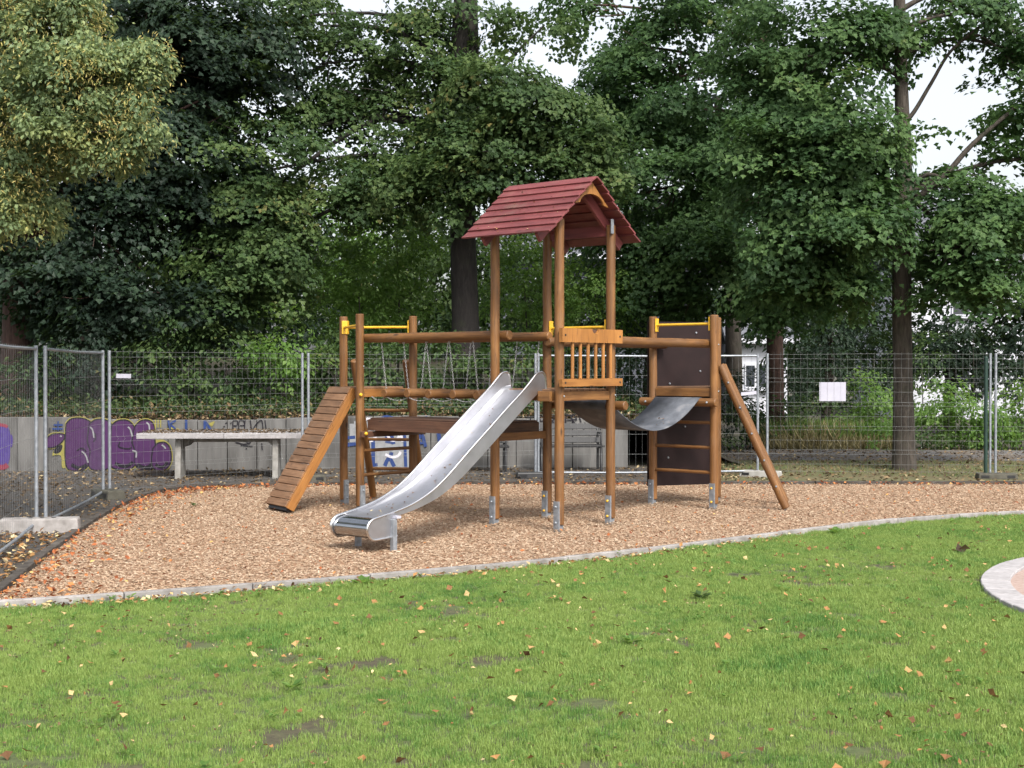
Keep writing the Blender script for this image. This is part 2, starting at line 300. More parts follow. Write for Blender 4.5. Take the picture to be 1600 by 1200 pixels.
def smooth(pts, n=8):
    P = np.array(pts, float); out = []
    for i in range(len(P) - 1):
        p0, p1, p2, p3 = P[max(i - 1, 0)], P[i], P[i + 1], P[min(i + 2, len(P) - 1)]
        for t in np.linspace(0, 1, n, endpoint=False):
            out.append(0.5 * ((2 * p1) + (-p0 + p2) * t + (2 * p0 - 5 * p1 + 4 * p2 - p3) * t * t + (-p0 + 3 * p1 - 3 * p2 + p3) * t ** 3))
    out.append(P[-1]); return np.array(out)
FKs = smooth(FK); LKs = smooth(LK)
fk_in = [p for p in FKs if p[0] > -3.95]
play_poly = [tuple(p) for p in LKs] + [tuple(p) for p in fk_in[::-1]]
sheet('play_surface', play_poly, 0.0, G_CHIP)
lawn_poly = [tuple(p) for p in FKs] + [(11.0, 0.5), (-7.6, 0.5)]
sheet('lawn', lawn_poly, -0.004, G_LAWN)
sheet('asphalt_yard', [(-16, 9.0), (-7.6, 8.7), (-6, 9.3), (-4.05, 10.1)] + [tuple(p + np.array([-0.10, 0.05])) for p in LKs if p[1] > 10.3][:-8] + [(3.2, 20.95), (3.2, 24.4), (-16, 23.6)], 0.012, G_ASPH)
sheet('verge', [(3.2, 20.9), (16, 20.9), (16, 25.9), (9, 26.0), (3.2, 26.4)], 0.008, G_VERGE)
sheet('path', [(2.6, 26.4), (9, 26.0), (18, 25.7), (18, 29.3), (9, 29.4), (2.6, 29.6)], 0.012, G_PATH)

def arclen(P):
    s = np.r_[0, np.cumsum(np.linalg.norm(np.diff(P, axis=0), axis=1))]; return s
def along(P, s, q):
    x = np.interp(q, s, P[:, 0]); y = np.interp(q, s, P[:, 1]); return np.array([x, y])
def curved_piece(name, P, s, q0, q1, z0, z1, half, mat, parent, nseg=4, jit=0.0):
    V = []; Fc = []; ang = rnd.uniform(-jit, jit)
    qs = np.linspace(q0, q1, nseg + 1)
    for q in qs:
        c = along(P, s, q); t = along(P, s, min(q + 0.03, s[-1])) - along(P, s, max(q - 0.03, 0)); t /= np.linalg.norm(t); n = np.array([-t[1], t[0]])
        for sd, z in ((-half, z0), (-half, z1), (half, z1), (half, z0)):
            p = c + n * sd; V.append((p[0], p[1], z + (ang if z == z1 else 0)))
    for i in range(nseg):
        for k in range(4): Fc.append((i * 4 + k, (i + 1) * 4 + k, (i + 1) * 4 + (k + 1) % 4, i * 4 + (k + 1) % 4))
    Fc += [(0, 1, 2, 3), (nseg * 4 + 3, nseg * 4 + 2, nseg * 4 + 1, nseg * 4)]
    mb = MB(); mb.add(V, Fc); return mb.build(name, mat, parent, bevel=0.006)
kerb = empty('kerb'); kerb['kind'] = 'structure'
s = arclen(FKs); q = 0.0
while q < s[-1] - 0.3:
    curved_piece('kerb_stone', FKs, s, q + 0.003, min(q + 0.995, s[-1]), -0.15, 0.050, 0.036, M_KERB, kerb, 4, 0.004); q += 1.0
edge = empty('edge_boards'); edge['kind'] = 'structure'
s = arclen(LKs); q = 0.12
while q < s[-1] - 0.3:
    curved_piece('edge_board', LKs, s, q + 0.004, min(q + 1.49, s[-1]), -0.12, 0.055, 0.042, M_DARKKERB, edge, 5, 0.006); q += 1.5
# paved circle at the right
CC = np.array([6.97, 10.12]); CR = 3.33
sheet('circle_surface', [(CC[0] + (CR - 0.22) * math.cos(t), CC[1] + (CR - 0.22) * math.sin(t)) for t in np.linspace(0, 2 * math.pi, 96, endpoint=False)], 0.012, M_SANDCENTRE)
ring = empty('paver_ring', (CC[0], CC[1], 0)); ring['kind'] = 'structure'
nP = 86; pav = None
for k in range(nP):
    a = 2 * math.pi * k / nP
    if pav is None:
        h = math.pi / nP * 0.955; mb = MB()
        mb.prism([((CR - 0.23) * math.cos(-h), (CR - 0.23) * math.sin(-h)), (CR * math.cos(-h), CR * math.sin(-h)), (CR * math.cos(h), CR * math.sin(h)), ((CR - 0.23) * math.cos(h), (CR - 0.23) * math.sin(h))], (1, 0, 0), (0, 1, 0), (0, 0, 1), (0, 0, -0.06), 0.095)
        pav = mesh('paver', mb.v, mb.f, M_PAVER)
    o = obj('paver', pav, ring, Matrix.Translation((0, 0, rnd.uniform(-.003, .003))) @ Matrix.Rotation(a, 4, 'Z'))
    m = o.modifiers.new('bevel', 'BEVEL'); m.width = 0.006; m.segments = 1

# ------------------------------------------------------------------ retaining wall of concrete elements with graffiti
W0 = np.array([-10.4, 23.15]); W1 = np.array([2.07, 24.45]); wl = np.linalg.norm(W1 - W0); wd = (W1 - W0) / wl; wn = np.array([wd[1], -wd[0]])   # wn faces the camera
wall = empty('retaining_wall', (W0[0], W0[1], 0), math.atan2(wd[1], wd[0]))
tag(wall, 'low grey concrete retaining wall covered in graffiti behind the fence', 'wall')
n_el = 25; el = wl / n_el
for k in range(n_el):
    zt = 0.90 + 0.035 * math.sin(k * 0.5) + rnd.uniform(-.008, .008)
    MB().box((k * el + el / 2, 0.10 + rnd.uniform(-.006, .006), zt / 2 - 0.05), (el - 0.012, 0.18, zt + 0.1)).build('wall_panel', M_WALLC, wall, bevel=0.008)
def wpt(u, v):
    r = ray(u, v); P0 = np.array([W0[0], W0[1], 0]); n3 = np.array([wn[0], wn[1], 0]); P = EYEP + r * ((P0 - EYEP) @ n3) / (r @ n3)
    return ((P[:2] - W0) @ wd, P[2])
def paintmat(name, c): return plain(name, [(0.3, tuple(q * 0.75 for q in c)), (0.7, c)], 0.8, 0, 12, 0.05)
P_YEL = paintmat('yellow_spray', (0.28, 0.25, 0.07)); P_BLK = paintmat('black_spray', (0.020, 0.018, 0.024)); P_PUR = paintmat('purple_spray', (0.068, 0.026, 0.088))
P_WHT = paintmat('white_spray', (0.62, 0.60, 0.66)); P_BLU = paintmat('blue_spray', (0.030, 0.055, 0.17)); P_DPUR = paintmat('indigo_spray', (0.07, 0.045, 0.20)); P_RED = paintmat('red_spray', (0.22, 0.035, 0.06))
class Paint:
    def __init__(s): s.mb = MB(); s.k = 0
    def lift(s, layer): s.k += 1; return -(0.004 + 0.0008 * layer + 0.00002 * s.k)
    def poly(s, pts, layer=0, sm=True):
        P = np.array(pts, float)
        if sm: P = smooth(list(P) + [P[0]], 5)[:-1]
        y = s.lift(layer); V = [(*wpt(*p), 0) for p in P]; s.mb.add([(a, y, max(b, 0.02)) for a, b, _ in V], [tuple(range(len(V)))]); return s
    def stroke(s, pts, wpx, layer=0, sm=True):
        P = np.array(pts, float); P = smooth(P, 5) if sm and len(P) > 2 else P
        t = np.gradient(P, axis=0); t /= np.linalg.norm(t, axis=1)[:, None] + 1e-9; nn = np.c_[-t[:, 1], t[:, 0]] * wpx / 2
        A = [wpt(*p) for p in P + nn]; B = [wpt(*p) for p in P - nn]; y = s.lift(layer); m = len(P)
        s.mb.add([(a, y, b) for a, b in A] + [(a, y, b) for a, b in B], [(i, i + 1, m + i + 1, m + i) for i in range(m - 1)]); return s
    def build(s, mat): return s.mb.build('graffiti_paint', mat, wall)
def ell(cx, cy, rx, ry, n=16, rot=0.0): return [(cx + rx * math.cos(t) * math.cos(rot) - ry * math.sin(t) * math.sin(rot), cy + rx * math.cos(t) * math.sin(rot) + ry * math.sin(t) * math.cos(rot)) for t in np.linspace(0, 2 * math.pi, n, endpoint=False)]
body = [[(104, 664), (112, 656), (128, 655), (140, 660), (147, 670), (146, 684), (138, 692), (143, 704), (140, 722), (130, 733), (112, 734), (104, 726), (103, 700)],
        [(140, 664), (150, 657), (166, 658), (174, 668), (174, 718), (166, 732), (146, 733), (139, 724), (142, 704), (138, 690)],
        [(175, 666), (184, 659), (198, 658), (208, 666), (211, 680), (205, 692), (213, 704), (211, 724), (200, 732), (180, 731), (174, 720)],
        [(211, 668), (220, 659), (232, 658), (240, 666), (241, 690), (245, 716), (238, 730), (220, 733), (211, 722), (212, 704), (208, 690)],
        [(240, 702), (247, 694), (258, 693), (265, 702), (266, 720), (258, 732), (244, 733), (238, 722)],
        [(72, 688), (82, 680), (98, 679), (99, 686), (88, 696), (74, 698)]]
yel, blk, pur = Paint(), Paint(), Paint()
def grow(p, k):
    P = np.array(p, float); c = P.mean(0); dd = P - c; return c + dd * (1 + k / (np.linalg.norm(dd, axis=1)[:, None] + 1e-6))
for i_, b in enumerate(body):
    yel.poly(grow(b, 4.0), 0); blk.poly(grow(b, 2.6), 1 + 2 * i_); pur.poly(grow(b, 0.2), 2 + 2 * i_)
yel.poly([(82, 712), (84, 704), (96, 694), (102, 690), (103, 704), (103, 728), (97, 730), (95, 712)], 0)
blk.poly([(83, 707), (88, 699), (97, 695), (96, 704), (89, 709)], 1)
for u in (243, 247, 251): yel.stroke([(u, 656), (u, 668)], 2, 0)
yel.stroke([(256, 674), (268, 669), (280, 672), (282, 676)], 3, 0); yel.poly([(326, 662), (335, 658), (333, 664), (330, 666)], 0)
yel.stroke([(240, 690), (255, 689), (264, 698)], 4, 3)
yel.build(P_YEL); pur.build(P_PUR)
for st, wpx in (([(146, 690), (150, 684), (148, 676)], 1.6), ([(135, 705), (128, 700), (120, 704)], 1.6), ([(188, 690), (186, 698), (200, 701), (206, 699)], 2.0), ([(112, 726), (124, 731), (136, 726)], 5), ([(180, 724), (196, 729), (208, 722)], 5), ([(214, 726), (228, 731), (238, 725)], 6), ([(243, 726), (254, 730), (262, 722)], 5)):
    blk.stroke(st, wpx, 14)
for st in ([(364, 671), (364, 659), (366, 657), (371, 658), (370, 665), (365, 665)], [(373, 671), (374, 658), (380, 657), (382, 664), (375, 665)], [(382, 672), (383, 656)], [(391, 656), (393, 671)], [(395, 671), (402, 661), (409, 657), (411, 670)], [(414, 656), (416, 672)], [(352, 662), (355, 660)], [(349, 667), (352, 666)], [(362, 660), (360, 662)],
           [(368, 691), (382, 694), (390, 692)], [(376, 696), (395, 697)], [(385, 689), (389, 693), (393, 688)], [(384, 701), (386, 701)], [(409, 692), (410, 703)], [(78, 668), (78, 676)],
           [(824, 652), (838, 650)], [(829, 651), (829, 657)], [(843, 652), (848, 651), (850, 656), (845, 658), (843, 652)], [(862, 651), (868, 650), (866, 655), (862, 657), (866, 661), (861, 662)], [(884, 661), (885, 650), (892, 650), (892, 656), (886, 656)], [(896, 663), (893, 650), (898, 650), (901, 656), (895, 656), (899, 663)], [(905, 650), (908, 660)], [(914, 660), (912, 672)], [(742, 652), (760, 655)]):
    blk.stroke(st, 1.7, 2)
blk.build(P_BLK)
wht = Paint()
for st in ([(141, 667), (145, 672), (147, 684)], [(128, 705), (134, 711), (138, 723)], [(200, 667), (204, 671), (207, 682)], [(229, 660), (233, 664), (234, 673)], [(207, 704), (213, 706), (213, 715)], [(253, 695), (257, 698), (259, 701)], [(94, 681), (97, 682)]): wht.stroke(st, 2.4, 16)
wht.poly([(546, 662), (553, 662), (553, 658), (640, 660), (640, 678), (640, 731), (574, 731), (570, 696), (546, 696)], 1, False)
wht.build(paintmat('pale_spray', (0.27, 0.275, 0.285)))
wh2 = Paint()
for st in ([(572, 690), (580, 689), (588, 682)], [(605, 680), (612, 688), (620, 686), (624, 681)], [(602, 710), (612, 714), (622, 712), (626, 706)], [(568, 668), (572, 655), (584, 655)], [(606, 652), (606, 656)], [(627, 680), (629, 690)]): wh2.stroke(st, 4, 5)
wh2.build(P_WHT)
blu = Paint()
for st, wpx in (([(263, 657), (266, 671)], 3), ([(267, 664), (275, 671)], 3), ([(264, 663), (275, 657)], 3), ([(291, 656), (291, 674)], 4), ([(320, 657), (320, 672)], 4), ([(320, 658), (330, 673)], 4), ([(486, 672), (493, 655), (497, 672)], 4), ([(542, 684), (555, 683)], 5), ([(543, 695), (556, 693)], 6),
                ([(583, 684), (583, 728)], 6), ([(578, 727), (590, 726)], 5), ([(602, 688), (610, 678), (615, 694)], 6), ([(602, 690), (616, 692)], 4), ([(612, 706), (609, 718)], 6), ([(601, 728), (608, 716), (616, 729)], 6), ([(632, 680), (634, 730)], 5), ([(653, 698), (658, 676), (665, 698)], 5), ([(654, 692), (664, 692)], 4), ([(685, 677), (688, 694)], 6), ([(594, 655), (604, 651), (616, 654)], 5), ([(664, 652), (670, 656)], 6),
                ([(84, 664), (98, 664)], 3), ([(82, 670), (98, 670)], 3), ([(91, 658), (91, 673)], 2)): blu.stroke(st, wpx, 4)
blu.build(P_BLU)
ind = Paint()
ind.poly([(-30, 668), (-10, 662), (8, 666), (15, 672), (16, 700), (14, 722), (4, 728), (-30, 728)], 1).poly([(16, 678), (20, 682), (20, 694), (17, 698)], 1); ind.build(P_DPUR)
red = Paint(); red.stroke([(-28, 664), (2, 664), (12, 667)], 5, 2); red.stroke([(-28, 730), (4, 730), (12, 726)], 8, 2); red.build(P_RED)
# bank behind the wall
def bank_h(x, y):
    k = np.clip((4.6 - x) / 2.6, 0, 1); k = k * k * (3 - 2 * k)
    yw = W0[1] + (x - W0[0]) * wd[1] / wd[0] + 0.2
    return k * (0.84 + 0.09 * np.clip(y - yw, 0, 14)) - 0.06 * (1 - k)
nx, ny = 60, 24; V = []; Fc = []
for j in range(ny + 1):
    for i in range(nx + 1):
        x = -26 + 31.5 * i / nx; yw = W0[1] + (x - W0[0]) * wd[1] / wd[0] + 0.2; y = yw + 36 * (j / ny) ** 1.5
        V.append((x, y, float(bank_h(x, y)) + 0.05 * math.sin(x * 2.1 + y) * (j > 0)))
for j in range(ny):
    for i in range(nx): Fc.append((j * (nx + 1) + i, j * (nx + 1) + i + 1, (j + 1) * (nx + 1) + i + 1, (j + 1) * (nx + 1) + i))
bk = obj('bank', mesh('bank', V, Fc, G_SOIL, True)); bk['kind'] = 'structure'
def floor_z(x, y): return max(0.0, float(bank_h(x, y))) if y > 23.3 else 0.0

# ------------------------------------------------------------------ climbing frame
PF = gnd(874, 831); TH = R(49.3)
cf = empty('climbing_frame', (PF[0], PF[1], 0), TH)
tag(cf, 'wooden climbing frame with red roofed tower, steel slide, ramp and hanging bridges on wood chips', 'climbing frame')
CFM = Matrix.Translation((PF[0], PF[1], 0)) @ Matrix.Rotation(TH, 4, 'Z')
P3c = math.sin(R(60)) * 0.92
POSTS = dict(F=(0, 0), R=(.92, 0), L=(0, .92), B=(.92, .92), P2=(0, 3.12), P3=(.92, 3.12), P1=(.46, 3.12 + P3c), Q2=(3.07, 0), Q1=(3.07, .92), Q3=(3.07 + P3c, .46))
posts = {}
for k, (a, b) in POSTS.items():
    top = 3.36 if k in 'FRLB' else 2.42
    p = log('post', cf, (a, b, 0.075), (a, b, top), 0.052, M_POST, 22); posts[k] = p
    out = Vector((0, -1, 0)) if k[0] == 'P' else Vector((-1, 0, 0))
    side = Vector((-out.y, out.x, 0)); mb = MB(); c = Vector((a, b, 0))
    mb.bar(c + out * 0.056 + Vector((0, 0, -0.06)), c + out * 0.056 + Vector((0, 0, 0.33)), 0.066, 0.008, side)
    for sg in (-1, 1):
        mb.bar(c + out * 0.046 + side * 0.033 * sg + Vector((0, 0, -0.06)), c + out * 0.046 + side * 0.033 * sg + Vector((0, 0, 0.33)), 0.007, 0.024, side)
    mb.box(c + Vector((0, 0, -0.02)), (0.06, 0.06, 0.18))
    mb.build('post_shoe', M_GALV, p)
    for z in (0.10, 0.27):
        bp = c + out * 0.06 + Vector((0, 0, z))
        MB().tube([bp - out * 0.002, bp + out * 0.010, bp + out * 0.016], [0.014, 0.014, 0.008], 8).build('bolt', M_YELLOW if k in ('R', 'B', 'Q2') else M_GALV, p)
def bolt(c, d, mat=M_YELLOW, r=0.016, parent=cf):
    c = Vector(c); d = Vector(d).normalized(); return MB().tube([c, c + d * r * 0.7, c + d * r * 1.1], [r, r, r * 0.55], 10).build('bolt', mat, parent)
ZD = 1.505
def deck(pts, beams, mat=M_POST):
    for p0, p1, off in beams:
        p0 = Vector(p0); p1 = Vector(p1); dn = (p1 - p0).normalized(); n = Vector((dn.y, -dn.x, 0)) * off
        board('deck_beam', cf, p0 + n + dn * 0.054, p1 + n - dn * 0.054, 0.10, 0.045, (0, 0, 1), mat)
def v3(k, z): return Vector((*POSTS[k], z))
ZB = ZD - 0.05
deck(None, [(v3('F', ZB), v3('R', ZB), 0.0), (v3('R', ZB), v3('B', ZB), 0), (v3('B', ZB), v3('L', ZB), 0), (v3('L', ZB), v3('F', ZB), 0)])
for i in range(8): board('deck_board', cf, (0.055 + i * 0.1157, 0.03, ZD + 0.013), (0.055 + i * 0.1157, 0.89, ZD + 0.013), 0.108, 0.024, (1, 0, 0), M_TREAD)
for q0, q1 in ((0.055, 0.225), (0.765, 0.865)): board('deck_beam', cf, (-0.075, q0, ZB), (-0.075, q1, ZB), 0.11, 0.04, (0, 0, 1), M_POST)
for ks in (('P1', 'P2', 'P3'), ('Q1', 'Q2', 'Q3')):
    c = sum((v3(k, 0) for k in ks), Vector()) / 3
    for i in range(3): deck(None, [(v3(ks[i], ZB), v3(ks[(i + 1) % 3], ZB), 0)], M_LIGHT if ks[i] == 'P2' else M_POST)
    A, B, C_ = (v3(k, 0) for k in ks)
    for i in range(7):                       # boards run parallel to the first edge, shrinking towards the apex
        t0 = (i + 0.5) / 7.4; p0 = A.lerp(C_, t0); p1 = B.lerp(C_, t0); dn = (p1 - p0).normalized(); nrm = Vector((-dn.y, dn.x, 0))
        if (p1 - p0).length < 0.12: continue
        board('deck_board', cf, p0 + Vector((0, 0, ZD + 0.013)) + dn * 0.03, p1 + Vector((0, 0, ZD + 0.013)) - dn * 0.03, 0.100, 0.024, nrm, M_TREAD)
# balustrade on the front-right side of the tower
bal = MB().box((0.46, -0.105, 2.105), (0, 0, 0)).build('balustrade', M_LIGHT, cf)
bpart = bal
bpart.data = mesh('balustrade', *(lambda mb: (mb.v, mb.f))(MB().prism([(-0.08, 2.035), (1.00, 2.035), (1.00, 2.185)] + [(0.50 + 0.062 * math.cos(t), 2.185 - 0.052 * math.sin(t)) for t in np.linspace(0, math.pi, 9)] + [(-0.08, 2.185)], (1, 0, 0), (0, 0, 1), (0, -1, 0), (0, -0.058, 0), 0.05)), M_LIGHT)
board('rail_board', bal, (-0.08, -0.083, 1.60), (1.00, -0.083, 1.60), 0.085, 0.05, (0, 0, 1), M_LIGHT)
for i in range(6): log('baluster', bal, (0.13 + i * 0.137, -0.075, 1.642), (0.13 + i * 0.137, -0.075, 2.04), 0.019, M_LIGHT, 12, 0.0005)
for x in (-0.03, 0.95):
    for z in (2.11, 1.60): MB().tube([(x, -0.1075, z), (x, -0.1095, z)], 0.013, 10).build('bolt_hole', M_BLACK, bal)
MB().prism([(0.50 + 0.062 * math.cos(t), 2.184 - 0.052 * math.sin(t)) for t in np.linspace(0, math.pi, 12)], (1, 0, 0), (0, 0, 1), (0, -1, 0), (0, -0.060, 0), 0.02).build('grip_recess', M_DARKWOOD, bal)
# yellow grab bars
def grab(p0, p1, z):
    p0 = Vector((*p0, z)); p1 = Vector((*p1, z)); dn = (p1 - p0).normalized(); a = p0 + dn * 0.05; b = p1 - dn * 0.05
    g = MB().tube([a, b], 0.017, 12).build('grab_bar', M_YELLOW, cf)
    for e, sg in ((a, 1), (b, -1)):
        MB().box(e + dn * 0.008 * sg, (0.07, 0.012, 0.17), Matrix.Rotation(math.atan2(dn.y, dn.x) + math.pi / 2, 3, 'Z')).build('bar_plate', M_YELLOW, g, bevel=0.003)
grab(POSTS['P1'], POSTS['P2'], 2.28); grab(POSTS['P1'], POSTS['P3'], 2.28); grab(POSTS['B'], POSTS['R'], 2.22); grab(POSTS['Q1'], POSTS['Q2'], 2.31)
# upper rails of both bridges
for a in (0.105, 0.815): log('bridge_rail', cf, (a, 0.92 - 0.13, 2.125), (a, 3.12 + 0.13, 2.125), 0.054, M_POST)
for b in (0.105, 0.815): log('bridge_rail', cf, (0.92 - 0.13, b, 2.065), (3.07 + 0.13, b, 2.065), 0.054, M_POST)
# log bridge with chains
lb = log('log_bridge', cf, (0.11, 2.82, 1.455), (0.81, 2.82, 1.455), 0.052, M_POST)
def chain(name, pts, parent, link=0.034, wire=0.0032):
    P = np.array([tuple(p) for p in pts], float); s = arclen(P); n = max(2, int(s[-1] / (link * 0.78))); mb = MB()
    for i in range(n):
        q = s[-1] * (i + 0.5) / n; c = Vector([np.interp(q, s, P[:, k]) for k in range(3)]); e = Vector([np.interp(min(q + 0.01, s[-1]), s, P[:, k]) for k in range(3)]) - Vector([np.interp(max(q - 0.01, 0), s, P[:, k]) for k in range(3)])
        t = e.normalized(); x = Vector((0.6, 0.5, 0.2)) if i % 2 else Vector((-0.5, 0.6, 0.1)); x = (x - t * x.dot(t)).normalized(); y = t.cross(x)
        V = []; Fc = []; m, k = 8, 4
        for j in range(m):
            a = 2 * math.pi * j / m; ca, sa = math.cos(a), math.sin(a); cc = c + t * (ca * link * 0.42) + x * (sa * link * 0.24); r = (t * ca + x * sa)
            V += [cc + (r * math.cos(2 * math.pi * b / k) + y * math.sin(2 * math.pi * b / k)) * wire for b in range(k)]
        for j in range(m):
            for b in range(k): Fc.append((j * k + b, j * k + (b + 1) % k, ((j + 1) % m) * k + (b + 1) % k, ((j + 1) % m) * k + b))
        mb.add(V, Fc, True)
    o = mb.build(name, M_CHAIN, parent); return o
bs = [2.82, 2.44, 2.06, 1.69, 1.32, 0.985]
for i, b in enumerate(bs):
    if i: log('step_log', lb, (0.11 + rnd.uniform(-.015, .015), b, 1.455 + rnd.uniform(-.006, .006)), (0.81, b, 1.455), 0.052, M_POST)
    for a, sh in ((0.16, 0.03), (0.76, -0.03)):
        chain('hanging_chain', [(a, b, 1.50), (0.105 if a < .4 else 0.815, b + sh, 2.075)], lb)
for i in range(-1, 6):
    b0 = 3.08 if i < 0 else bs[i]; b1 = bs[i + 1] if i < 5 else 0.90
    for a in (0.16, 0.76): chain('linking_chain', [(a, b0 + (b1 - b0) * t, 1.41 - 0.16 * t * (1 - t)) for t in np.linspace(0, 1, 7)], lb)
# crossbars and the low box shelf under the log bridge
board('cross_beam', cf, (-0.09, 3.0, 0.955), (1.0, 3.0, 0.955), 0.07, 0.05, (0, 0, 1), M_DARKWOOD)
board('cross_beam', cf, (0.055, 0.925, 0.985), (0.865, 0.925, 0.985), 0.09, 0.06, (0, 0, 1), M_POST)
bolt((-0.04, 2.972, 0.965), (0, -1, 0), M_YELLOW, 0.022)
sh = MB().box((0.47, 2.03, 1.125), (0.74, 2.06, 0.022)).build('low_deck', M_DARKWOOD, cf)
for a in (0.09, 0.85): board('deck_side_board', sh, (a, 1.0, 1.065), (a, 3.06, 1.065), 0.135, 0.04, (0, 0, 1), M_DARKWOOD)
for b in (0.985, 3.055): board('deck_end_board', sh, (0.112, b, 1.063), (0.828, b, 1.063), 0.13, 0.04, (0, 0, 1), M_DARKWOOD)
for i in range(5): board('deck_board', sh, (0.17 + i * 0.15, 1.01, 1.143), (0.17 + i * 0.15, 3.04, 1.143), 0.146, 0.018, (1, 0, 0), M_DARKWOOD)
# ladder rungs between posts
def rung(p0, p1, z, r=0.021): log('rung', cf, (*p0, z), (*p1, z), r, M_POST, 14, 0.001)
for z in (0.75, 0.45): rung(POSTS['P2'], POSTS['P3'], z)
for z in (0.46, 0.77, 1.08): rung(POSTS['Q2'], POSTS['Q1'], z)
# leaning ladders
def ladder(mid, out, ed, half, ztop, reach, ostart, zr, rr=0.048):
    mid = Vector((*mid, 0)); out = Vector((*out, 0)); ed = Vector((*ed, 0)); la = None
    for sg in (-1, 1):
        p0 = mid + ed * half * sg + out * reach + Vector((0, 0, 0.03)); p1 = mid + ed * half * sg + out * ostart + Vector((0, 0, ztop))
        if la is None: la = log('ladder', cf, p0, p1, rr, M_POST); keep = (p0, p1)
        else: log('ladder_rail', la, p0, p1, rr, M_POST)
        dn = (p1 - p0).normalized()
        MB().bar(p0 + Vector((0, 0, -0.12)), p0 + Vector((0, 0, 0.10)) - out * 0.03, 0.05, 0.012, ed).build('rail_shoe', M_GALV, la)
        for z in zr:
            t = (z - 0.03) / (ztop - 0.03); c = p0.lerp(p1, t); bolt(c + ed * sg * (rr - 0.002), ed * sg, M_GALV, 0.013, la)
    for z in zr:
        t = (z - 0.03) / (ztop - 0.03); c = keep[0].lerp(keep[1], t); log('rung', la, c + ed * 0.02, c + ed * (2 * half - 0.02), 0.021, M_POST, 14, 0.001)
ladder((.69, 3.12 + P3c / 2), (.866, .5), (.5, -.866), 0.345, 1.86, 0.95, 0.08, (0.42, 0.82, 1.21))
ladder((3.07 + P3c / 2, .23), (.5, -.866), (.866, .5), 0.40, 1.80, 0.88, 0.07, (0.30, 0.62, 0.95, 1.27, 1.58), 0.052)
# ramp with cross boards
re = Vector((.27, .963, 0)); ro = Vector((-.963, .27, 0))
r0 = Vector((.16, 3.585, 1.505)); r1 = Vector((-.634, 3.885, 0.06)); rdn = (r1 - r0).normalized(); rn = re.cross(rdn).normalized(); rn = rn if rn.z > 0 else -rn
ramp_o = board('ramp', cf, r0 - re * 0.285 - rn * 0.015, r1 - re * 0.285 - rn * 0.015, 0.105, 0.042, rn, M_LIGHT)
board('ramp_side_board', ramp_o, r0 + re * 0.285 - rn * 0.02, r1 + re * 0.285 - rn * 0.02, 0.105, 0.042, rn, M_LIGHT)
rL = (r1 - r0).length; nb = 17
for i in range(nb):
    c = r0 + rdn * (rL * (i + 0.5) / nb) + rn * (0.042 + rnd.uniform(-.002, .002))
    board('ramp_board', ramp_o, c - re * 0.270, c + re * 0.305, rL / nb - 0.010, 0.026, rdn, M_TREAD, 0.003)
MB().bar(r1 - re * 0.26 - rn * 0.02 - rdn * 0.02, r1 + re * 0.26 - rn * 0.02 - rdn * 0.02, 0.07, 0.10, rn).build('ramp_foot_shade', M_BLACK, ramp_o)  # black bar standing in for the shadow under the ramp's lower end
bolt(Vector((0.0, 3.12, ZB - 0.02)) + Vector((-0.035, -0.052, 0)), (-.3, -1, 0), M_YELLOW, 0.022)
# climbing wall on the right tower
qe = Vector((.866, -.5, 0)); qo = Vector((.5, .866, 0)); qm = (v3('Q1', 0) + v3('Q3', 0)) / 2 + qo * 0.064
cw = MB().bar(qm + Vector((0, 0, 0.24)), qm + Vector((0, 0, 2.36)), 1.02, 0.018, qe).build('climbing_wall', M_HPL, cf)
for (e, z) in ((-.26, 2.05), (.18, 2.22), (.24, 1.72), (-.2, 1.56), (.02, 1.0), (.2, 0.72), (-.22, 0.6), (0.1, 1.30)):
    bolt(qm + qe * e - qo * 0.009 + Vector((0, 0, z)), -qo, M_GALV, 0.014, cw)
    MB().tube([qm + qe * e + qo * 0.009 + Vector((0, 0, z)), qm + qe * e + qo * 0.05 + Vector((0, 0, z))], [0.05, 0.03], 8).build('climbing_hold', M_YELLOW, cw)
# belt bridge
bb_r = log('belt_bridge', cf, (1.035, -0.13, 1.335), (1.035, 1.02, 1.335), 0.052, M_POST)
log('belt_log', bb_r, (2.955, -0.11, 1.335), (2.955, 1.03, 1.335), 0.052, M_POST)
prof = []
for t in np.linspace(math.pi * 1.35, math.pi * 0.30, 9): prof.append((1.035 + 0.057 * math.cos(t), 1.335 + 0.057 * math.sin(t)))
xa, xb = prof[-1][0] + 0.02, 2.955 - (prof[-1][0] + 0.02 - 1.035)
for t in np.linspace(0, 1, 23): prof.append((xa + (xb - xa) * t, 1.362 - 0.345 * (1 - abs(2 * t - 1) ** 1.9)))
for t in np.linspace(math.pi * 0.70, -math.pi * 0.35, 9): prof.append((2.955 + 0.057 * math.cos(t), 1.335 + 0.057 * math.sin(t)))
V = []; Fc = []
for x, z in prof: V += [(x, 0.125, z), (x, 0.795, z)]
for i in range(len(prof) - 1): Fc.append((2 * i, 2 * i + 1, 2 * i + 3, 2 * i + 2))
belt = obj('rubber_belt', mesh('rubber_belt', V, Fc, M_RUBBER, True), bb_r)
sm_ = belt.modifiers.new('thickness', 'SOLIDIFY'); sm_.thickness = 0.009; sm_.offset = 0
for b in (0.0, 0.92):
    bolt((0.982, b, 1.335), (-1, 0, 0), M_GALV, 0.014, bb_r); bolt((2.90, b, 1.335), (-1, 0, 0), M_GALV, 0.014, bb_r)
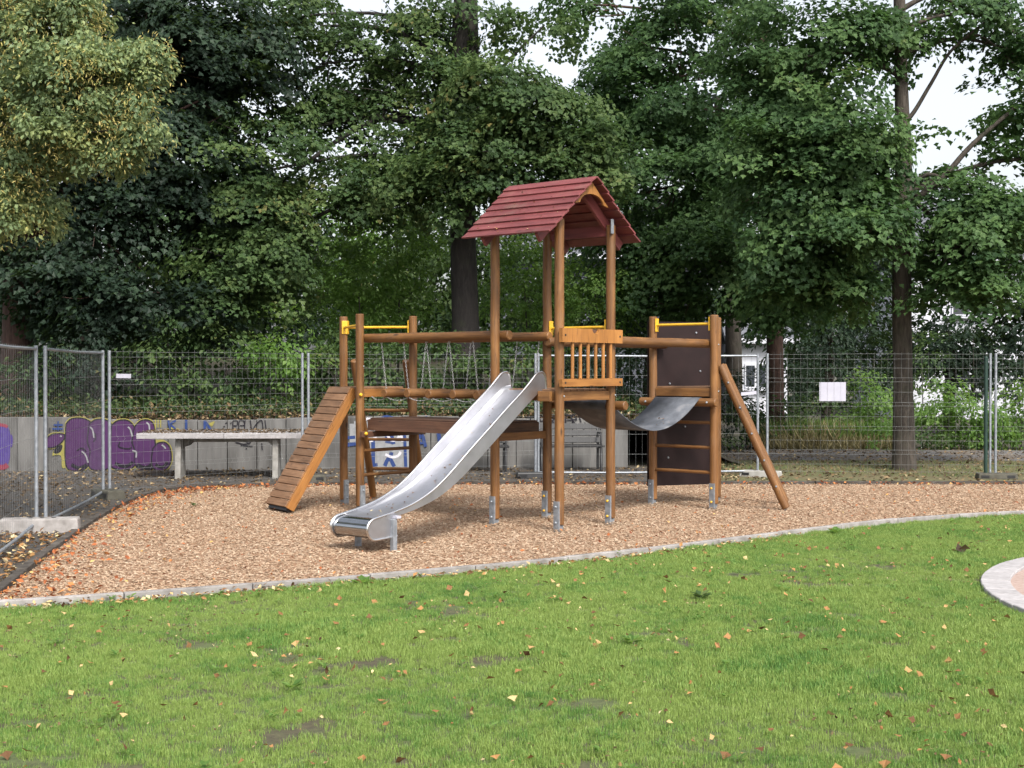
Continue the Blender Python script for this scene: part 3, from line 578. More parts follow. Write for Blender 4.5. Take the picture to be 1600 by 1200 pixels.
# slide
RIM = [(0.068, 1.51), (0.062, 1.60), (0.050, 1.665), (0.024, 1.702), (-0.012, 1.715), (-0.06, 1.708), (-0.109, 1.685), (-0.291, 1.537), (-0.573, 1.341), (-0.84, 1.149), (-1.103, 0.962), (-1.362, 0.770), (-1.513, 0.662), (-1.706, 0.545), (-1.949, 0.444), (-2.202, 0.380), (-2.432, 0.340), (-2.52, 0.322), (-2.572, 0.285), (-2.592, 0.235), (-2.575, 0.178), (-2.535, 0.140), (-2.48, 0.126), (-2.282, 0.136)]
RIMs = smooth(RIM, 4)
BED = [(0.07, 1.52), (-0.02, 1.512), (-0.12, 1.465), (-0.30, 1.342), (-0.706, 1.056), (-1.103, 0.778), (-1.362, 0.612), (-1.605, 0.490), (-1.851, 0.412), (-2.037, 0.370), (-2.2, 0.345), (-2.42, 0.322), (-2.50, 0.305), (-2.548, 0.272), (-2.566, 0.232), (-2.552, 0.182), (-2.52, 0.150), (-2.47, 0.138), (-2.30, 0.146)]
BEDs = smooth(BED, 4); SB0, SB1 = 0.245, 0.745
bedsec = [(SB0, 0.05), (SB0 + 0.008, 0.022), (SB0 + 0.03, 0.005), (SB0 + 0.06, 0.0), (SB1 - 0.06, 0.0), (SB1 - 0.03, 0.005), (SB1 - 0.008, 0.022), (SB1, 0.05)]
nlip = 12 * 4 - 4
def sweep(P, lo, hi):
    V = []; Fc = []; m = len(bedsec); P = P[lo:hi]
    for i, (t, z) in enumerate(P):
        tg = P[min(i + 1, len(P) - 1)] - P[max(i - 1, 0)]; tg = tg / np.linalg.norm(tg); n = np.array([tg[1], -tg[0]])
        gl = i + lo; kf = 1.0 if gl < 30 else max(0.12, 1 - (gl - 30) / 12)
        for b, h in bedsec: V.append((t + n[0] * h * kf, b, z + n[1] * h * kf))
    for i in range(len(P) - 1):
        for k in range(m - 1): Fc.append((i * m + k, (i + 1) * m + k, (i + 1) * m + k + 1, i * m + k + 1))
    return V, Fc
V, Fc = sweep(BEDs, 0, nlip + 1)
slide = obj('slide', mesh('slide', V, Fc, M_STEEL, True), cf)
md = slide.modifiers.new('thickness', 'SOLIDIFY'); md.thickness = 0.003
V, Fc = sweep(BEDs, nlip, len(BEDs))
lip = obj('slide_lip', mesh('slide_lip', V, Fc, M_LIP, True), slide); md = lip.modifiers.new('thickness', 'SOLIDIFY'); md.thickness = 0.003
top = [p for p in RIMs if p[1] > 0.30 or p[0] > -2.3]
ktop = int(np.argmin(RIMs[:, 0]))                 # furthest point of the lip
up_r = RIMs[:ktop + 1]; lo_r = RIMs[ktop:]
tt = np.concatenate([np.linspace(0.06, -0.12, 8), np.linspace(-0.16, -2.20, 30)])
ir = np.argsort(up_r[:, 0]); ib = np.argsort(BEDs[:nlip + 1, 0]); il = np.argsort(lo_r[:, 0])
rz = lambda t: np.interp(t, up_r[ir, 0], up_r[ir, 1]); bz = lambda t: np.interp(t, BEDs[ib, 0], BEDs[ib, 1]); lz = lambda t: np.interp(t, lo_r[il, 0], lo_r[il, 1])
for b in (SB0 - 0.004, SB1 + 0.004):
    V = []; Fc = []
    for t in tt: V += [(t, b, bz(t) - 0.012), (t, b, rz(t))]
    m = len(tt)
    for i in range(m - 1): Fc.append((2 * i, 2 * i + 2, 2 * i + 3, 2 * i + 1))
    k0 = len(V); t2 = np.linspace(-2.20, -2.588, 14)
    for t in t2: V += [(t, b, lz(t) if t < -2.282 else 0.136), (t, b, rz(t))]
    for i in range(len(t2) - 1): Fc.append((k0 + 2 * i, k0 + 2 * i + 2, k0 + 2 * i + 3, k0 + 2 * i + 1))
    sw = obj('side_wall', mesh('side_wall', V, Fc, M_STEEL), slide); md = sw.modifiers.new('thickness', 'SOLIDIFY'); md.thickness = 0.005; md.offset = 0
    MB().tube([(t, b, z) for t, z in RIMs] + [(-2.20, b, 0.14)], 0.0125, 10).build('rim', M_RIM, slide)
for t, b in ((-2.26, 0.225), (-2.28, 0.70)):
    MB().box((t, b, 0.10), (0.05, 0.05, 0.42)).build('slide_leg', M_GALV, slide, bevel=0.004)
MB().box((-2.225, 0.218, 0.325), (0.06, 0.06, 0.022)).build('leg_cap', M_PAPER, slide)
# roof
rf = empty('tmp'); bpy.data.objects.remove(rf)
RZ = 3.835; HW = 0.80; EZ = 3.17; b0, b1 = -0.155, 1.10
sl_ = math.atan2(RZ - EZ, HW); slen = math.hypot(HW, RZ - EZ); nr = 8; bw = slen / nr
roof = None
for sg in (-1, 1):
    for i in range(nr):
        u0 = i * bw - (0.0 if i == 0 else 0.014); u1 = (i + 1) * bw
        dirn = Vector((sg * math.cos(sl_), 0, -math.sin(sl_))); nn = Vector((sg * math.sin(sl_), 0, math.cos(sl_)))
        org = Vector((0.46, 0, RZ)); lift0, lift1 = 0.006, 0.026
        c0 = org + dirn * u0 + nn * lift0; c1 = org + dirn * u1 + nn * lift1; mid = (c0 + c1) / 2; xd = (c1 - c0)
        e0, e1 = b0 + rnd.uniform(-.006, .006), b1 + rnd.uniform(-.006, .006)
        p0 = Vector((mid.x, e0, mid.z)); p1 = Vector((mid.x, e1, mid.z))
        if roof is None: roof = board('roof', cf, p0, p1, xd.length, 0.020, xd, M_ROOF, 0.003)
        else: board('roof_board', roof, p0, p1, xd.length, 0.020, xd, M_ROOF, 0.003)
for b in (-0.0, 0.92):
    for sg in (-1, 1):
        dirn = Vector((sg * math.cos(sl_), 0, -math.sin(sl_))); nn = Vector((sg * math.sin(sl_), 0, math.cos(sl_))); org = Vector((0.46, b + (0.075 if b < .5 else -0.075), RZ)) - nn * 0.065
        board('rafter', roof, org + dirn * (0.0 if sg < 0 else 0.05), org + dirn * (slen - 0.03), 0.11, 0.04, nn, M_ROOF)
    yb = -0.075 if b < 0.5 else 0.995
    arch = [(0.46 - 0.30, RZ - 0.30), (0.46, RZ - 0.045), (0.46 + 0.30, RZ - 0.30)] + [(0.46 + 0.215 * math.cos(t), RZ - 0.30 + 0.125 * math.sin(t)) for t in np.linspace(0.15, math.pi - 0.15, 12)]
    MB().prism(arch, (1, 0, 0), (0, 0, 1), (0, 1, 0), (0, yb - 0.012, 0), 0.024).build('gable_board', M_LIGHT, roof)
for sg in (-1, 1):
    x = 0.46 + sg * 0.47; board('eaves_beam', roof, (x, 0.05, 3.30), (x, 0.87, 3.30), 0.12, 0.04, (0, 0, 1), M_ROOF)
MB().bar((0.87, -0.058, 3.26), (0.87, -0.058, 3.42), 0.05, 0.006, (1, 0, 0)).build('roof_bracket', M_GALV, roof)
# bark-coloured bolts on rails and beams
for k, z in (('F', ZB), ('R', ZB), ('Q2', 1.47), ('Q2', 2.05), ('P2', 1.78)):
    c = Vector((*POSTS[k], z)); dd = Vector((0.35, -1, 0)).normalized(); bolt(c + dd * 0.05, dd, M_GALV, 0.011)

# ------------------------------------------------------------------ mobile fence
def fence(p0, p1, label, framed, ztop=2.0, seed=0):
    rg = random.Random(seed); p0 = np.array(p0, float); p1 = np.array(p1, float); L = np.linalg.norm(p1 - p0); a = math.atan2(p1[1] - p0[1], p1[0] - p0[0])
    f = empty('mobile_fence', (p0[0], p0[1], 0), a); tag(f, label, 'fence', 'mobile fence panels round the playground')
    for x in (0.0, L): MB().tube([(x, 0, 0.04), (x, 0, ztop)], 0.021, 12).build('fence_post', M_GALV, f)
    if framed:
        MB().tube([(0.02, 0, ztop - 0.035), (L * .5, 0, ztop - 0.045), (L - 0.02, 0, ztop - 0.035)], 0.016, 10).build('top_rail', M_GALV, f)
        MB().tube([(0.02, 0, 0.10), (L * .35, 0, 0.085), (L * .7, 0, 0.09), (L - 0.02, 0, 0.10)], 0.016, 10).build('bottom_rail', M_GALV, f)
        zs = [1.64, 1.33, 1.02, 0.705, 0.38]; folds = {}; zlo, zhi = 0.10, ztop - 0.01
    else:
        zs = [1.985, 1.915, 1.76, 1.60, 1.535, 1.375, 1.215, 1.15, 0.985, 0.83, 0.765, 0.60, 0.445, 0.38, 0.22, 0.10]
        folds = {1.575: 1, 1.18: 1, 0.80: 1, 0.41: 1}; zlo, zhi = 0.07, 2.02
    xs = np.linspace(0.02, L - 0.02, 9); bow = lambda x: 0.03 * math.sin(math.pi * x / L) * bk_
    bk_ = rg.uniform(-1, 1)
    for z in zs:
        w1 = rg.uniform(-0.010, 0.010); w2 = rg.uniform(0, 6)
        MB().tube([(x, bow(x) + 0.006, z + w1 * math.sin(math.pi * x / L) + 0.004 * math.sin(x * 3 + w2)) for x in xs], 0.0017, 4, False).build('horizontal_wire', M_WIRE, f)
    mb = MB(); n = int(L / 0.105)
    for i in range(1, n):
        x = L * i / n; pts = [(x, bow(x), zlo)]
        for z in sorted(folds): pts += [(x, bow(x), z - 0.04), (x + 0.012, bow(x) - 0.03, z), (x, bow(x), z + 0.04)]
        pts.append((x, bow(x), zhi)); mb.tube(pts, 0.0014, 3, False)
    o = mb.build('vertical_wires', M_WIRE, f); o['kind'] = 'stuff'; return f
fence((-5.12, 14.80), (-4.42, 11.35), 'leftmost framed fence panel running out of the left edge toward the camera', True, 2.0, 1)
fence((-5.50, 18.50), (-5.055, 14.90), 'framed fence panel seen edge-on between two left posts, white block at its foot', True, 2.0, 2)
fence((-5.46, 18.66), (-3.245, 21.30), 'frameless mesh fence panel in front of the purple graffiti and concrete table', False, 2.0, 3)
fence((-3.155, 21.32), (0.375, 21.92), 'frameless mesh fence panel directly behind the ramp and log bridge', False, 2.0, 4)
fence((0.42, 21.95), (3.98, 22.28), 'tube-framed fence panel behind the tower and rubber belt', True, 2.0, 5)
fence((4.13, 22.25), (7.62, 21.92), 'mesh fence panel with a white paper sheet, in front of the right tree', False, 2.0, 6)
fence((7.70, 21.90), (11.2, 21.6), 'rightmost mesh fence panel running out past the dark green post', False, 2.0, 7)
gp = MB().tube([(7.53, 21.86, 0.0), (7.53, 21.86, 1.93)], 0.03, 12).build('green_post', M_GREEN)
tag(gp, 'dark green steel post beside the joint of two fence panels at right', 'post'); MB().tube([(7.53, 21.86, 1.93), (7.53, 21.86, 1.95)], [0.034, 0.02], 12).build('post_cap', M_GREEN, gp, Matrix.Identity(4))
def block(c, ang, L, Wd, H, mat, label, holes=True):
    b = empty('fence_block', (*c, 0), ang); tag(b, label, 'fence foot', 'fence feet under the mobile fence')
    t = 0.88
    mb = MB(); x, y = L / 2, Wd / 2
    V = [(-x, -y, 0), (x, -y, 0), (x, y, 0), (-x, y, 0), (-x * 0.97, -y * t, H), (x * 0.97, -y * t, H), (x * 0.97, y * t, H), (-x * 0.97, y * t, H)]
    mb.add(V, [(3, 2, 1, 0), (4, 5, 6, 7), (0, 1, 5, 4), (1, 2, 6, 5), (2, 3, 7, 6), (3, 0, 4, 7)]); mb.build('foot_body', mat, b, bevel=0.018)
    for xx in (-0.10, 0.02, 0.14): MB().tube([(xx, 0, H), (xx, 0, H + 0.004)], 0.026, 10).build('post_hole', M_BLACK, b)
    for sx in (-1, 1) if holes else ():
        MB().box((sx * (x - 0.11), -y * 0.95, H * 0.52), (0.12, 0.016, H * 0.36)).build('hand_hole', M_BLACK, b)
    return b
block((-5.02, 14.62), 0.17, 0.82, 0.25, 0.165, M_KERB, 'pale concrete fence foot at the far left, beside the chip bed', False)
block((-5.44, 18.50), -0.9, 0.62, 0.26, 0.13, M_OLIVE, 'dark olive fence foot at the corner where the fence turns')
block((0.36, 21.90), 0.1, 0.60, 0.24, 0.11, M_BLACK, 'black fence foot glimpsed between slide and tower posts')
block((4.02, 22.22), -0.5, 0.66, 0.24, 0.11, M_CONC, 'grey fence foot behind the leaning ladder pole')
block((7.68, 21.80), -0.06, 0.62, 0.24, 0.10, M_OLIVE, 'low olive fence foot under the green post at right')
block((-3.2, 21.25), 0.5, 0.62, 0.24, 0.11, M_OLIVE, 'olive fence foot hidden behind the ramp near the table')
def on_fence(name, u, v, Y, wd_, ht, ang, label, cat, tilt=0.0):
    c = at(u, v, Y); mb = MB(); mb.box((0, 0, 0), (wd_, 0.004, ht))
    o = mb.build(name, M_PAPER, None, Matrix.Translation(Vector(c)) @ Matrix.Rotation(ang, 4, 'Z') @ Matrix.Rotation(tilt, 4, 'Y')); return tag(o, label, cat)
on_fence('paper_sheet', 1301, 612, 22.17, 0.42, 0.305, -0.094, 'blank white paper sheet hung on the mesh fence left of the right tree', 'paper sheet')
on_fence('name_plate', 193, 587.5, 19.02, 0.24, 0.06, 0.87, 'small white plate on the mesh fence above the purple graffiti', 'plate', 0.02)
on_fence('name_plate', 1170, 614.5, 22.20, 0.255, 0.055, 0.09, 'small white plate tied to the fence beside the leaning ladder pole', 'plate', -0.10)

# ------------------------------------------------------------------ table and benches by the wall
tb = empty('concrete_table', (-4.58, 22.35, 0), 0.05); tag(tb, 'long concrete table with pale edge and leaf litter on top, behind the left fence', 'table')
for sx in (-1, 1): MB().box((sx * 0.685, 0, 0.69), (1.364, 1.30, 0.085)).build('table_top', M_PAVER, tb, bevel=0.008)
for x in (-0.74, 0.79):
    mb = MB(); mb.prism([(-0.58, -0.02), (-0.10, -0.02), (-0.16, 0.645), (-0.52, 0.645)], (0, 1, 0), (0, 0, 1), (1, 0, 0), (x - 0.045, 0, 0), 0.09); mb.build('table_leg', M_CONC, tb, bevel=0.01)
    MB().prism([(0, 0.50), (0.16 * (1 if x < 0 else -1), 0.645), (0, 0.645)], (1, 0, 0), (0, 0, 1), (0, 1, 0), (x + (0.05 if x < 0 else -0.05), -0.3, 0), 0.6).build('leg_bracket', M_CONC, tb)
MB().box((0.02, 0, 0.61), (1.40, 0.35, 0.075)).build('table_beam', M_CONC, tb)
def bench(x0, x1, y, ang, label):
    L = x1 - x0; b = empty('park_bench', ((x0 + x1) / 2, y, 0), ang); tag(b, label, 'bench', 'dark benches by the wall')
    for x in (-L / 2 + 0.06, L / 2 - 0.06):
        MB().tube([(x, -0.20, 0.0), (x, -0.20, 0.40), (x, 0.14, 0.42), (x, 0.24, 0.85)], 0.024, 8).tube([(x, 0.16, 0.0), (x, 0.16, 0.42)], 0.024, 8).tube([(x, -0.20, 0.40), (x, -0.20, 0.60), (x, -0.16, 0.655), (x, 0.18, 0.65)], 0.018, 8).build('bench_frame', M_BLACK, b)
    for i in range(4): MB().box((0, -0.17 + i * 0.105, 0.435), (L, 0.088, 0.035)).build('seat_slat', M_BLACK, b, bevel=0.005)
    for i in range(3): MB().box((0, 0.135 + i * 0.04, 0.53 + i * 0.115), (L, 0.028, 0.10), Matrix.Rotation(-0.25, 3, 'X')).build('back_slat', M_BLACK, b, bevel=0.005)
bench(-1.05, -0.06, 23.40, 0.10, 'dark slatted bench against the wall, half hidden behind the slide')
bench(0.42, 1.56, 23.55, 0.10, 'dark slatted bench against the wall, under the rubber belt bridge')

# ------------------------------------------------------------------ houses beyond the trees
def house(loc, ang, wdt, dep, hw, hr, label, wallm, wins, storeyband=True):
    h = empty('house', loc, ang); tag(h, label, 'house')
    MB().box((0, dep / 2, hw / 2), (wdt, dep, hw)).build('house_wall', wallm, h)
    o = 0.4; mb = MB(); mb.prism([(-o, hw - 0.02), (dep / 2, hw + hr), (dep + o, hw - 0.02), (dep + o, hw + 0.16), (dep / 2, hw + hr + 0.2), (-o, hw + 0.16)], (0, 1, 0), (0, 0, 1), (1, 0, 0), (-wdt / 2 - o, 0, 0), wdt + 2 * o); r = mb.build('house_roof', M_GREYROOF, h)
    MB().box((wdt * 0.2, dep * 0.5, hw + hr + 0.5), (0.6, 0.6, 1.3)).build('chimney', M_CONC, r)
    MB().box((0, -o - 0.04, hw + 0.07), (wdt + 2 * o, 0.07, 0.20)).build('gutter_board', M_WHITEWALL, r)
    for (x, z, ww, wh) in wins:
        f = MB().box((x, -0.02, z), (ww, 0.10, wh)).build('window', M_WHITEWALL, h)
        for sx in (-1, 1): MB().box((x + sx * ww / 4, -0.075, z), (ww / 2 - 0.09, 0.02, wh - 0.14)).build('pane', M_GLASS, f)
        MB().box((x, -0.10, z - wh / 2 - 0.05), (ww + 0.2, 0.22, 0.06)).build('sill', M_WHITEWALL, f)
    return h
house((19.6, 48, 0), -0.02, 11.5, 8, 5.4, 2.5, 'white rendered house with grey roof behind the trees at far right', M_WHITEWALL, [(-3.6, 1.7, 1.3, 1.3), (-1.2, 1.7, 1.3, 1.3), (-3.6, 4.2, 1.3, 1.2), (-1.2, 4.2, 1.3, 1.2), (1.6, 4.2, 1.3, 1.2), (1.6, 1.7, 1.3, 1.3), (4.0, 1.7, 1.3, 1.3)])
house((3.2, 52, 0), -0.05, 8.5, 7, 5.9, 1.4, 'dark grey house with a white gutter line seen under the play tower roof', plain('dark_slate_cladding', [(0.3, (0.07, 0.075, 0.095)), (0.7, (0.11, 0.115, 0.14))], 0.7, 0, 2, 0.1), [(-1.8, 4.6, 1.2, 1.2), (1.5, 4.6, 1.2, 1.2)])
house((9.05, 50, 0), 0.0, 1.9, 4, 2.7, 1.2, 'small pale house between the two dark trunks right of the climbing wall', M_WHITEWALL, [(-0.2, 1.5, 0.8, 0.9)])

# ------------------------------------------------------------------ trees and plants
def unit(a): return a / (np.linalg.norm(a, axis=-1, keepdims=True) + 1e-9)
def leaf_geo(P, Nn, D, size, tint, shape='maple', rg=None):
    """P centre of leaf base, Nn normal, D tip direction"""
    D = unit(D - Nn * np.sum(D * Nn, -1, keepdims=True)); Rr = np.cross(D, Nn); n = len(P); s = size[:, None]
    def pt(x, y, h): return P + (Rr * x + D * y + Nn * h) * s
    if shape == 'maple':
        V = np.stack([pt(0, 0, 0), pt(-.56, .36, .10), pt(-.27, .62, .03), pt(0, .98, -.10), pt(.27, .62, .03), pt(.56, .36, .10)], 1).reshape(-1, 3)
        b = np.arange(n)[:, None] * 6; Q = np.concatenate([b + np.array([[0, 3, 2, 1]]), b + np.array([[0, 5, 4, 3]])], 1).reshape(-1, 4); T = np.repeat(tint, 2)
    else:
        wv = {'oval': .30, 'strap': .13, 'blade': .028}[shape]
        V = np.stack([pt(0, 0, 0), pt(wv, .45, .06), pt(0, 1, -.08), pt(-wv, .45, .06)], 1).reshape(-1, 3)
        b = np.arange(n)[:, None] * 4; Q = (b + np.array([[0, 1, 2, 3]])).reshape(-1, 4); T = tint
    return V, Q, T
def sprays(blobs, per, leaf, rg, spread=0.5, droop=0.35, axis=None, thick=0.06, flat=0.34, shell=0.5, tlo=0.0, thi=1.0):
    """blobs: (centre, radii, count). Every spray is a drooping fan of leaves pointing away from the blob's centre."""
    Ps, Ns, Ds, Ss, Ts = [], [], [], [], []
    for c, rad, cnt in blobs:
        c = np.array(c, float); rad = np.array(rad, float)
        d = unit(rg.normal(size=(cnt, 3))); r = rg.random(cnt)[:, None] ** (1 / 3 if shell == 0 else 0.30); sc = c + d * r * rad
        out = sc - (np.array(axis) if axis is not None else c); out[:, 2] *= 0.15; out = unit(out + rg.normal(size=(cnt, 3)) * 0.35 * np.linalg.norm(out, axis=1, keepdims=True)); out[:, 2] -= droop * rg.uniform(0.4, 1.6, cnt); U = unit(out)
        Vv = unit(np.cross(U, np.array([0, 0, 1.0]) + rg.normal(size=(cnt, 3)) * 0.15)); Nn = np.cross(Vv, U); Nn *= np.sign(Nn[:, 2:3] + 1e-6)
        spt = rg.random(cnt); ssz = rg.uniform(0.65, 1.3, cnt)
        m = per; s = rg.uniform(-1, 1, (cnt, m)); t = rg.normal(size=(cnt, m)) * 0.42 * (1.1 - 0.45 * s)
        k = (spread * ssz)[:, None]
        p = sc[:, None] + U[:, None] * (s * k)[..., None] + Vv[:, None] * (t * k * 0.9)[..., None] + Nn[:, None] * (rg.normal(size=(cnt, m)) * thick - (s ** 2 + t ** 2) * k * 0.22)[..., None]
        nrm = unit(Nn[:, None] * 1.0 + U[:, None] * (0.25 + 0.25 * s)[..., None] + Vv[:, None] * (t * 0.4)[..., None] + rg.normal(size=(cnt, m, 3)) * flat)
        dr = unit(U[:, None] * 0.7 + Vv[:, None] * t[..., None] * 1.1 + rg.normal(size=(cnt, m, 3)) * 0.45 + np.array([0, 0, -0.45]))
        Ps.append(p.reshape(-1, 3)); Ns.append(nrm.reshape(-1, 3)); Ds.append(dr.reshape(-1, 3)); Ss.append((leaf * rg.uniform(0.6, 1.2, (cnt, m))).ravel())
        Ts.append(np.clip(tlo + (thi - tlo) * (0.6 * spt[:, None] + 0.4 * rg.random((cnt, m))), 0, 1).ravel())
    return [np.concatenate(x) for x in (Ps, Ns, Ds, Ss, Ts)]
def px_blob(u, v, Y, ru, rv, ry, n):
    c = at(u, v, Y); k = Y / F_PX; return (c, (ru * k, ry, rv * k), n)
def tree(name, base, path, radii, limbs, sets, mat_b, label, cat='tree', group=None, origin_z=None):
    """path: trunk points; limbs: lists of points; sets: (blobs, per, leaf, shape, material, kwargs)"""
    base = Vector(base); t = empty(name, base); tag(t, label, cat, group); off = base
    mb = MB(); P = smooth([tuple(p) for p in path], 5); rr = np.interp(np.linspace(0, 1, len(P)), np.linspace(0, 1, len(radii)), radii)
    mb.tube([Vector(p) - off for p in P], list(rr), 14); trunk = mb.build('trunk', mat_b, t)
    for L, r0, r1 in limbs:
        Q = smooth([tuple(p) for p in L], 5); MB().tube([Vector(q) - off for q in Q], list(np.linspace(r0, r1, len(Q))), 8).build('branch', mat_b, trunk)
    rg = np.random.default_rng(sum(map(ord, label)))
    if cat == 'tree' and limbs:
        tw = MB(); Pa = np.array([tuple(q) for q in P])
        for blobs, *_ in sets[:1]:
            for c, rad, cnt in blobs:
                if cnt < 8: continue
                c = np.array(c); zt = max(c[2] - 0.12 * np.linalg.norm((c - np.array(P[0]))[:2]), P[0][2] + 5.0); q = Pa[np.argmin(np.abs(Pa[:, 2] - zt))]
                m1 = q + (c - q) * 0.5 + np.array([0, 0, 0.25]); Q = smooth([q, m1, c], 4); tw.tube([Vector(x_) - off for x_ in Q], list(np.linspace(0.055, 0.02, len(Q))), 6)
                for _ in range(7):
                    e = c + unit(rg.normal(size=3)) * np.array(rad) * rg.uniform(.7, 1.05); st = q + (c - q) * rg.uniform(.7, 1.0); Q = smooth([st, (st + e) / 2 + rg.normal(size=3) * 0.12, e], 3); tw.tube([Vector(x_) - off for x_ in Q], list(np.linspace(0.018, 0.005, len(Q))), 4)
        to = tw.build('twigs', mat_b, t); to['kind'] = 'stuff'
    VV, QQ, TT = {}, {}, {}
    for blobs, per, leaf, shape, mat, kw in sets:
        P_, N_, D_, S_, T_ = sprays(blobs, per, leaf, rg, **kw); V, Q, T = leaf_geo(P_ - np.array(off), N_, D_, S_, T_, shape)
        key = mat.name; n0 = sum(len(x) for x in VV.get(key, []))
        VV.setdefault(key, []).append(V); QQ.setdefault(key, []).append(Q + n0); TT.setdefault(key, []).append(T)
    for key in VV:
        o = bulk('crown' if cat == 'tree' else 'foliage', np.concatenate(VV[key]), np.concatenate(QQ[key]), bpy.data.materials[key], np.concatenate(TT[key]), t); o['kind'] = 'stuff'
    return t
def A(u, v, Y): return Vector(at(u, v, Y))
def limb_to(trunk_pt, tgt, r0=0.09, r1=0.02, sag=0.5):
    a = Vector(trunk_pt); b = Vector(tgt); m = a.lerp(b, 0.45) + Vector((0, 0, sag)); return ([a, m, b], r0, r1)

# 1 linden with yellow bracts, left foreground
lt = (-7.4, 14.6, 0)
lb_ = [px_blob(225, 85, 13.4, 32, 10, 0.2, 7), px_blob(232, 105, 13.45, 26, 10, 0.2, 5), px_blob(205, 150, 13.4, 30, 12, 0.2, 6), px_blob(215, 203, 13.4, 34, 12, 0.2, 7), px_blob(190, 235, 13.45, 30, 12, 0.2, 6), px_blob(75, 335, 13.7, 14, 18, 0.2, 3), px_blob(120, 10, 13.5, 30, 30, 0.3, 8), px_blob(20, 40, 13.6, 130, 100, 0.7, 60), px_blob(120, 105, 13.4, 85, 50, 0.5, 34), px_blob(70, 180, 13.6, 150, 80, 0.7, 70), px_blob(160, 185, 13.4, 55, 30, 0.4, 12), px_blob(140, 215, 13.5, 80, 34, 0.5, 20), px_blob(185, 95, 13.5, 50, 18, 0.3, 8), px_blob(30, 280, 13.7, 60, 60, 0.5, 28), px_blob(10, 335, 13.7, 42, 34, 0.4, 12), px_blob(95, 20, 13.6, 60, 50, 0.6, 22), px_blob(-160, 120, 14.3, 200, 240, 1.3, 130), px_blob(-80, -200, 14.3, 260, 200, 1.6, 130)]
tree('linden_tree', lt, [(-7.4, 14.6, 0), (-7.35, 14.6, 2), (-7.2, 14.5, 4.5), (-7.1, 14.5, 7)], [0.22, 0.19, 0.14, 0.06],
     [limb_to((-7.3, 14.6, 3.2), A(180, 95, 13.4), 0.06, 0.008, 0.25), limb_to((-7.3, 14.6, 3.6), A(120, 190, 13.6), 0.06, 0.01, 0.3), limb_to((-7.3, 14.6, 2.7), A(60, 300, 13.7), 0.04, 0.008, 0.3), limb_to((-7.2, 14.6, 4.2), A(60, 30, 13.6), 0.05, 0.01, 0.3)],
     [(lb_, 150, 0.060, 'oval', L_LINDEN, dict(spread=0.22, droop=0.5, thick=0.05, flat=0.7, tlo=0.0, thi=0.66)), (lb_, 44, 0.046, 'strap', L_LINDEN, dict(spread=0.24, droop=0.7, thick=0.06, flat=0.9, tlo=0.60, thi=1.0))],
     M_BARK, 'foreground linden with yellowish bracts hanging in at the upper left')
# 2 dark maple, left back
T2 = (-9.75, 27.0, 0.9)
b2 = [px_blob(120, 330, 26.5, 190, 150, 1.5, 95), px_blob(250, 250, 26.5, 170, 120, 1.4, 80), px_blob(60, 200, 27, 160, 140, 1.6, 60), px_blob(300, 90, 27, 190, 110, 1.6, 85), px_blob(200, 470, 25.9, 170, 45, 0.9, 32), px_blob(200, 20, 28, 200, 90, 2, 75), px_blob(320, 110, 28, 90, 90, 1.4, 40), px_blob(210, 190, 28, 110, 80, 1.4, 36), px_blob(90, 430, 26.2, 110, 60, 1.1, 26), px_blob(340, 390, 27, 90, 100, 1.1, 26)]
u2 = [px_blob(60, -260, 27, 420, 250, 3.5, 7)]
tree('maple_tree', T2, [(-9.75, 27, .7), (-9.7, 27, 2.6), (-9.6, 26.9, 5), (-9.3, 26.9, 9), (-9.2, 27, 13)], [0.36, 0.29, 0.25, 0.17, 0.06],
     [limb_to((-9.65, 27, 4.4), A(310, 158, 26.6), 0.10, 0.02, 0.4), limb_to((-9.65, 27, 3.9), A(300, 215, 26.3), 0.11, 0.02, 0.9), limb_to((-9.6, 27, 3.4), A(220, 420, 26), 0.06, 0.012, 0.9), limb_to((-9.5, 27, 6), A(300, 60, 27), 0.09, 0.02, 0.6)],
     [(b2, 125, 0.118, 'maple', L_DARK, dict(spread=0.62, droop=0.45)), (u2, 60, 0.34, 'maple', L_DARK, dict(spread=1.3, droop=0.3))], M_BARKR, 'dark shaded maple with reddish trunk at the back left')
# 3 big centre maple
T3 = (-0.90, 27.4, 1.1)
b3 = [px_blob(410, 390, 26.4, 90, 100, 1.2, 40), px_blob(400, 270, 26.6, 140, 110, 1.4, 60), px_blob(550, 295, 26.8, 130, 50, 1.2, 40), px_blob(500, 100, 27.4, 150, 90, 1.4, 30), px_blob(560, 160, 27.2, 100, 25, 1.0, 12), px_blob(720, 150, 26.6, 60, 60, 0.8, 16), px_blob(790, 30, 27, 40, 30, 0.8, 7), px_blob(690, 20, 27.2, 40, 40, .8, 7), px_blob(640, 60, 27.4, 90, 80, 1.3, 26), px_blob(430, 30, 28, 110, 60, 1.4, 26), px_blob(640, 240, 26.8, 80, 40, 0.9, 16), px_blob(770, 250, 25.9, 150, 60, 1.2, 60), px_blob(780, 150, 26.2, 120, 60, 1.2, 46), px_blob(860, 190, 26.0, 110, 70, 1.2, 46), px_blob(930, 250, 25.8, 90, 55, 1.0, 32), px_blob(640, 290, 26.4, 90, 35, 1.0, 18), px_blob(350, 420, 26.0, 100, 70, 0.9, 30), px_blob(700, 290, 26.2, 70, 40, 0.8, 14)]
b3 += [px_blob(722, 115, 26.6, 46, 26, 0.6, 10), px_blob(735, 215, 26.3, 40, 26, 0.6, 8), px_blob(540, 190, 27.2, 110, 24, 0.9, 9), px_blob(470, 170, 27.2, 50, 40, 0.8, 8), px_blob(610, 120, 27.4, 60, 50, 0.9, 9), px_blob(880, 45, 27.2, 30, 40, 0.5, 3), px_blob(720, 200, 26.4, 60, 40, 0.7, 14)]
u3 = [px_blob(700, -260, 27.4, 420, 210, 3.6, 7)]
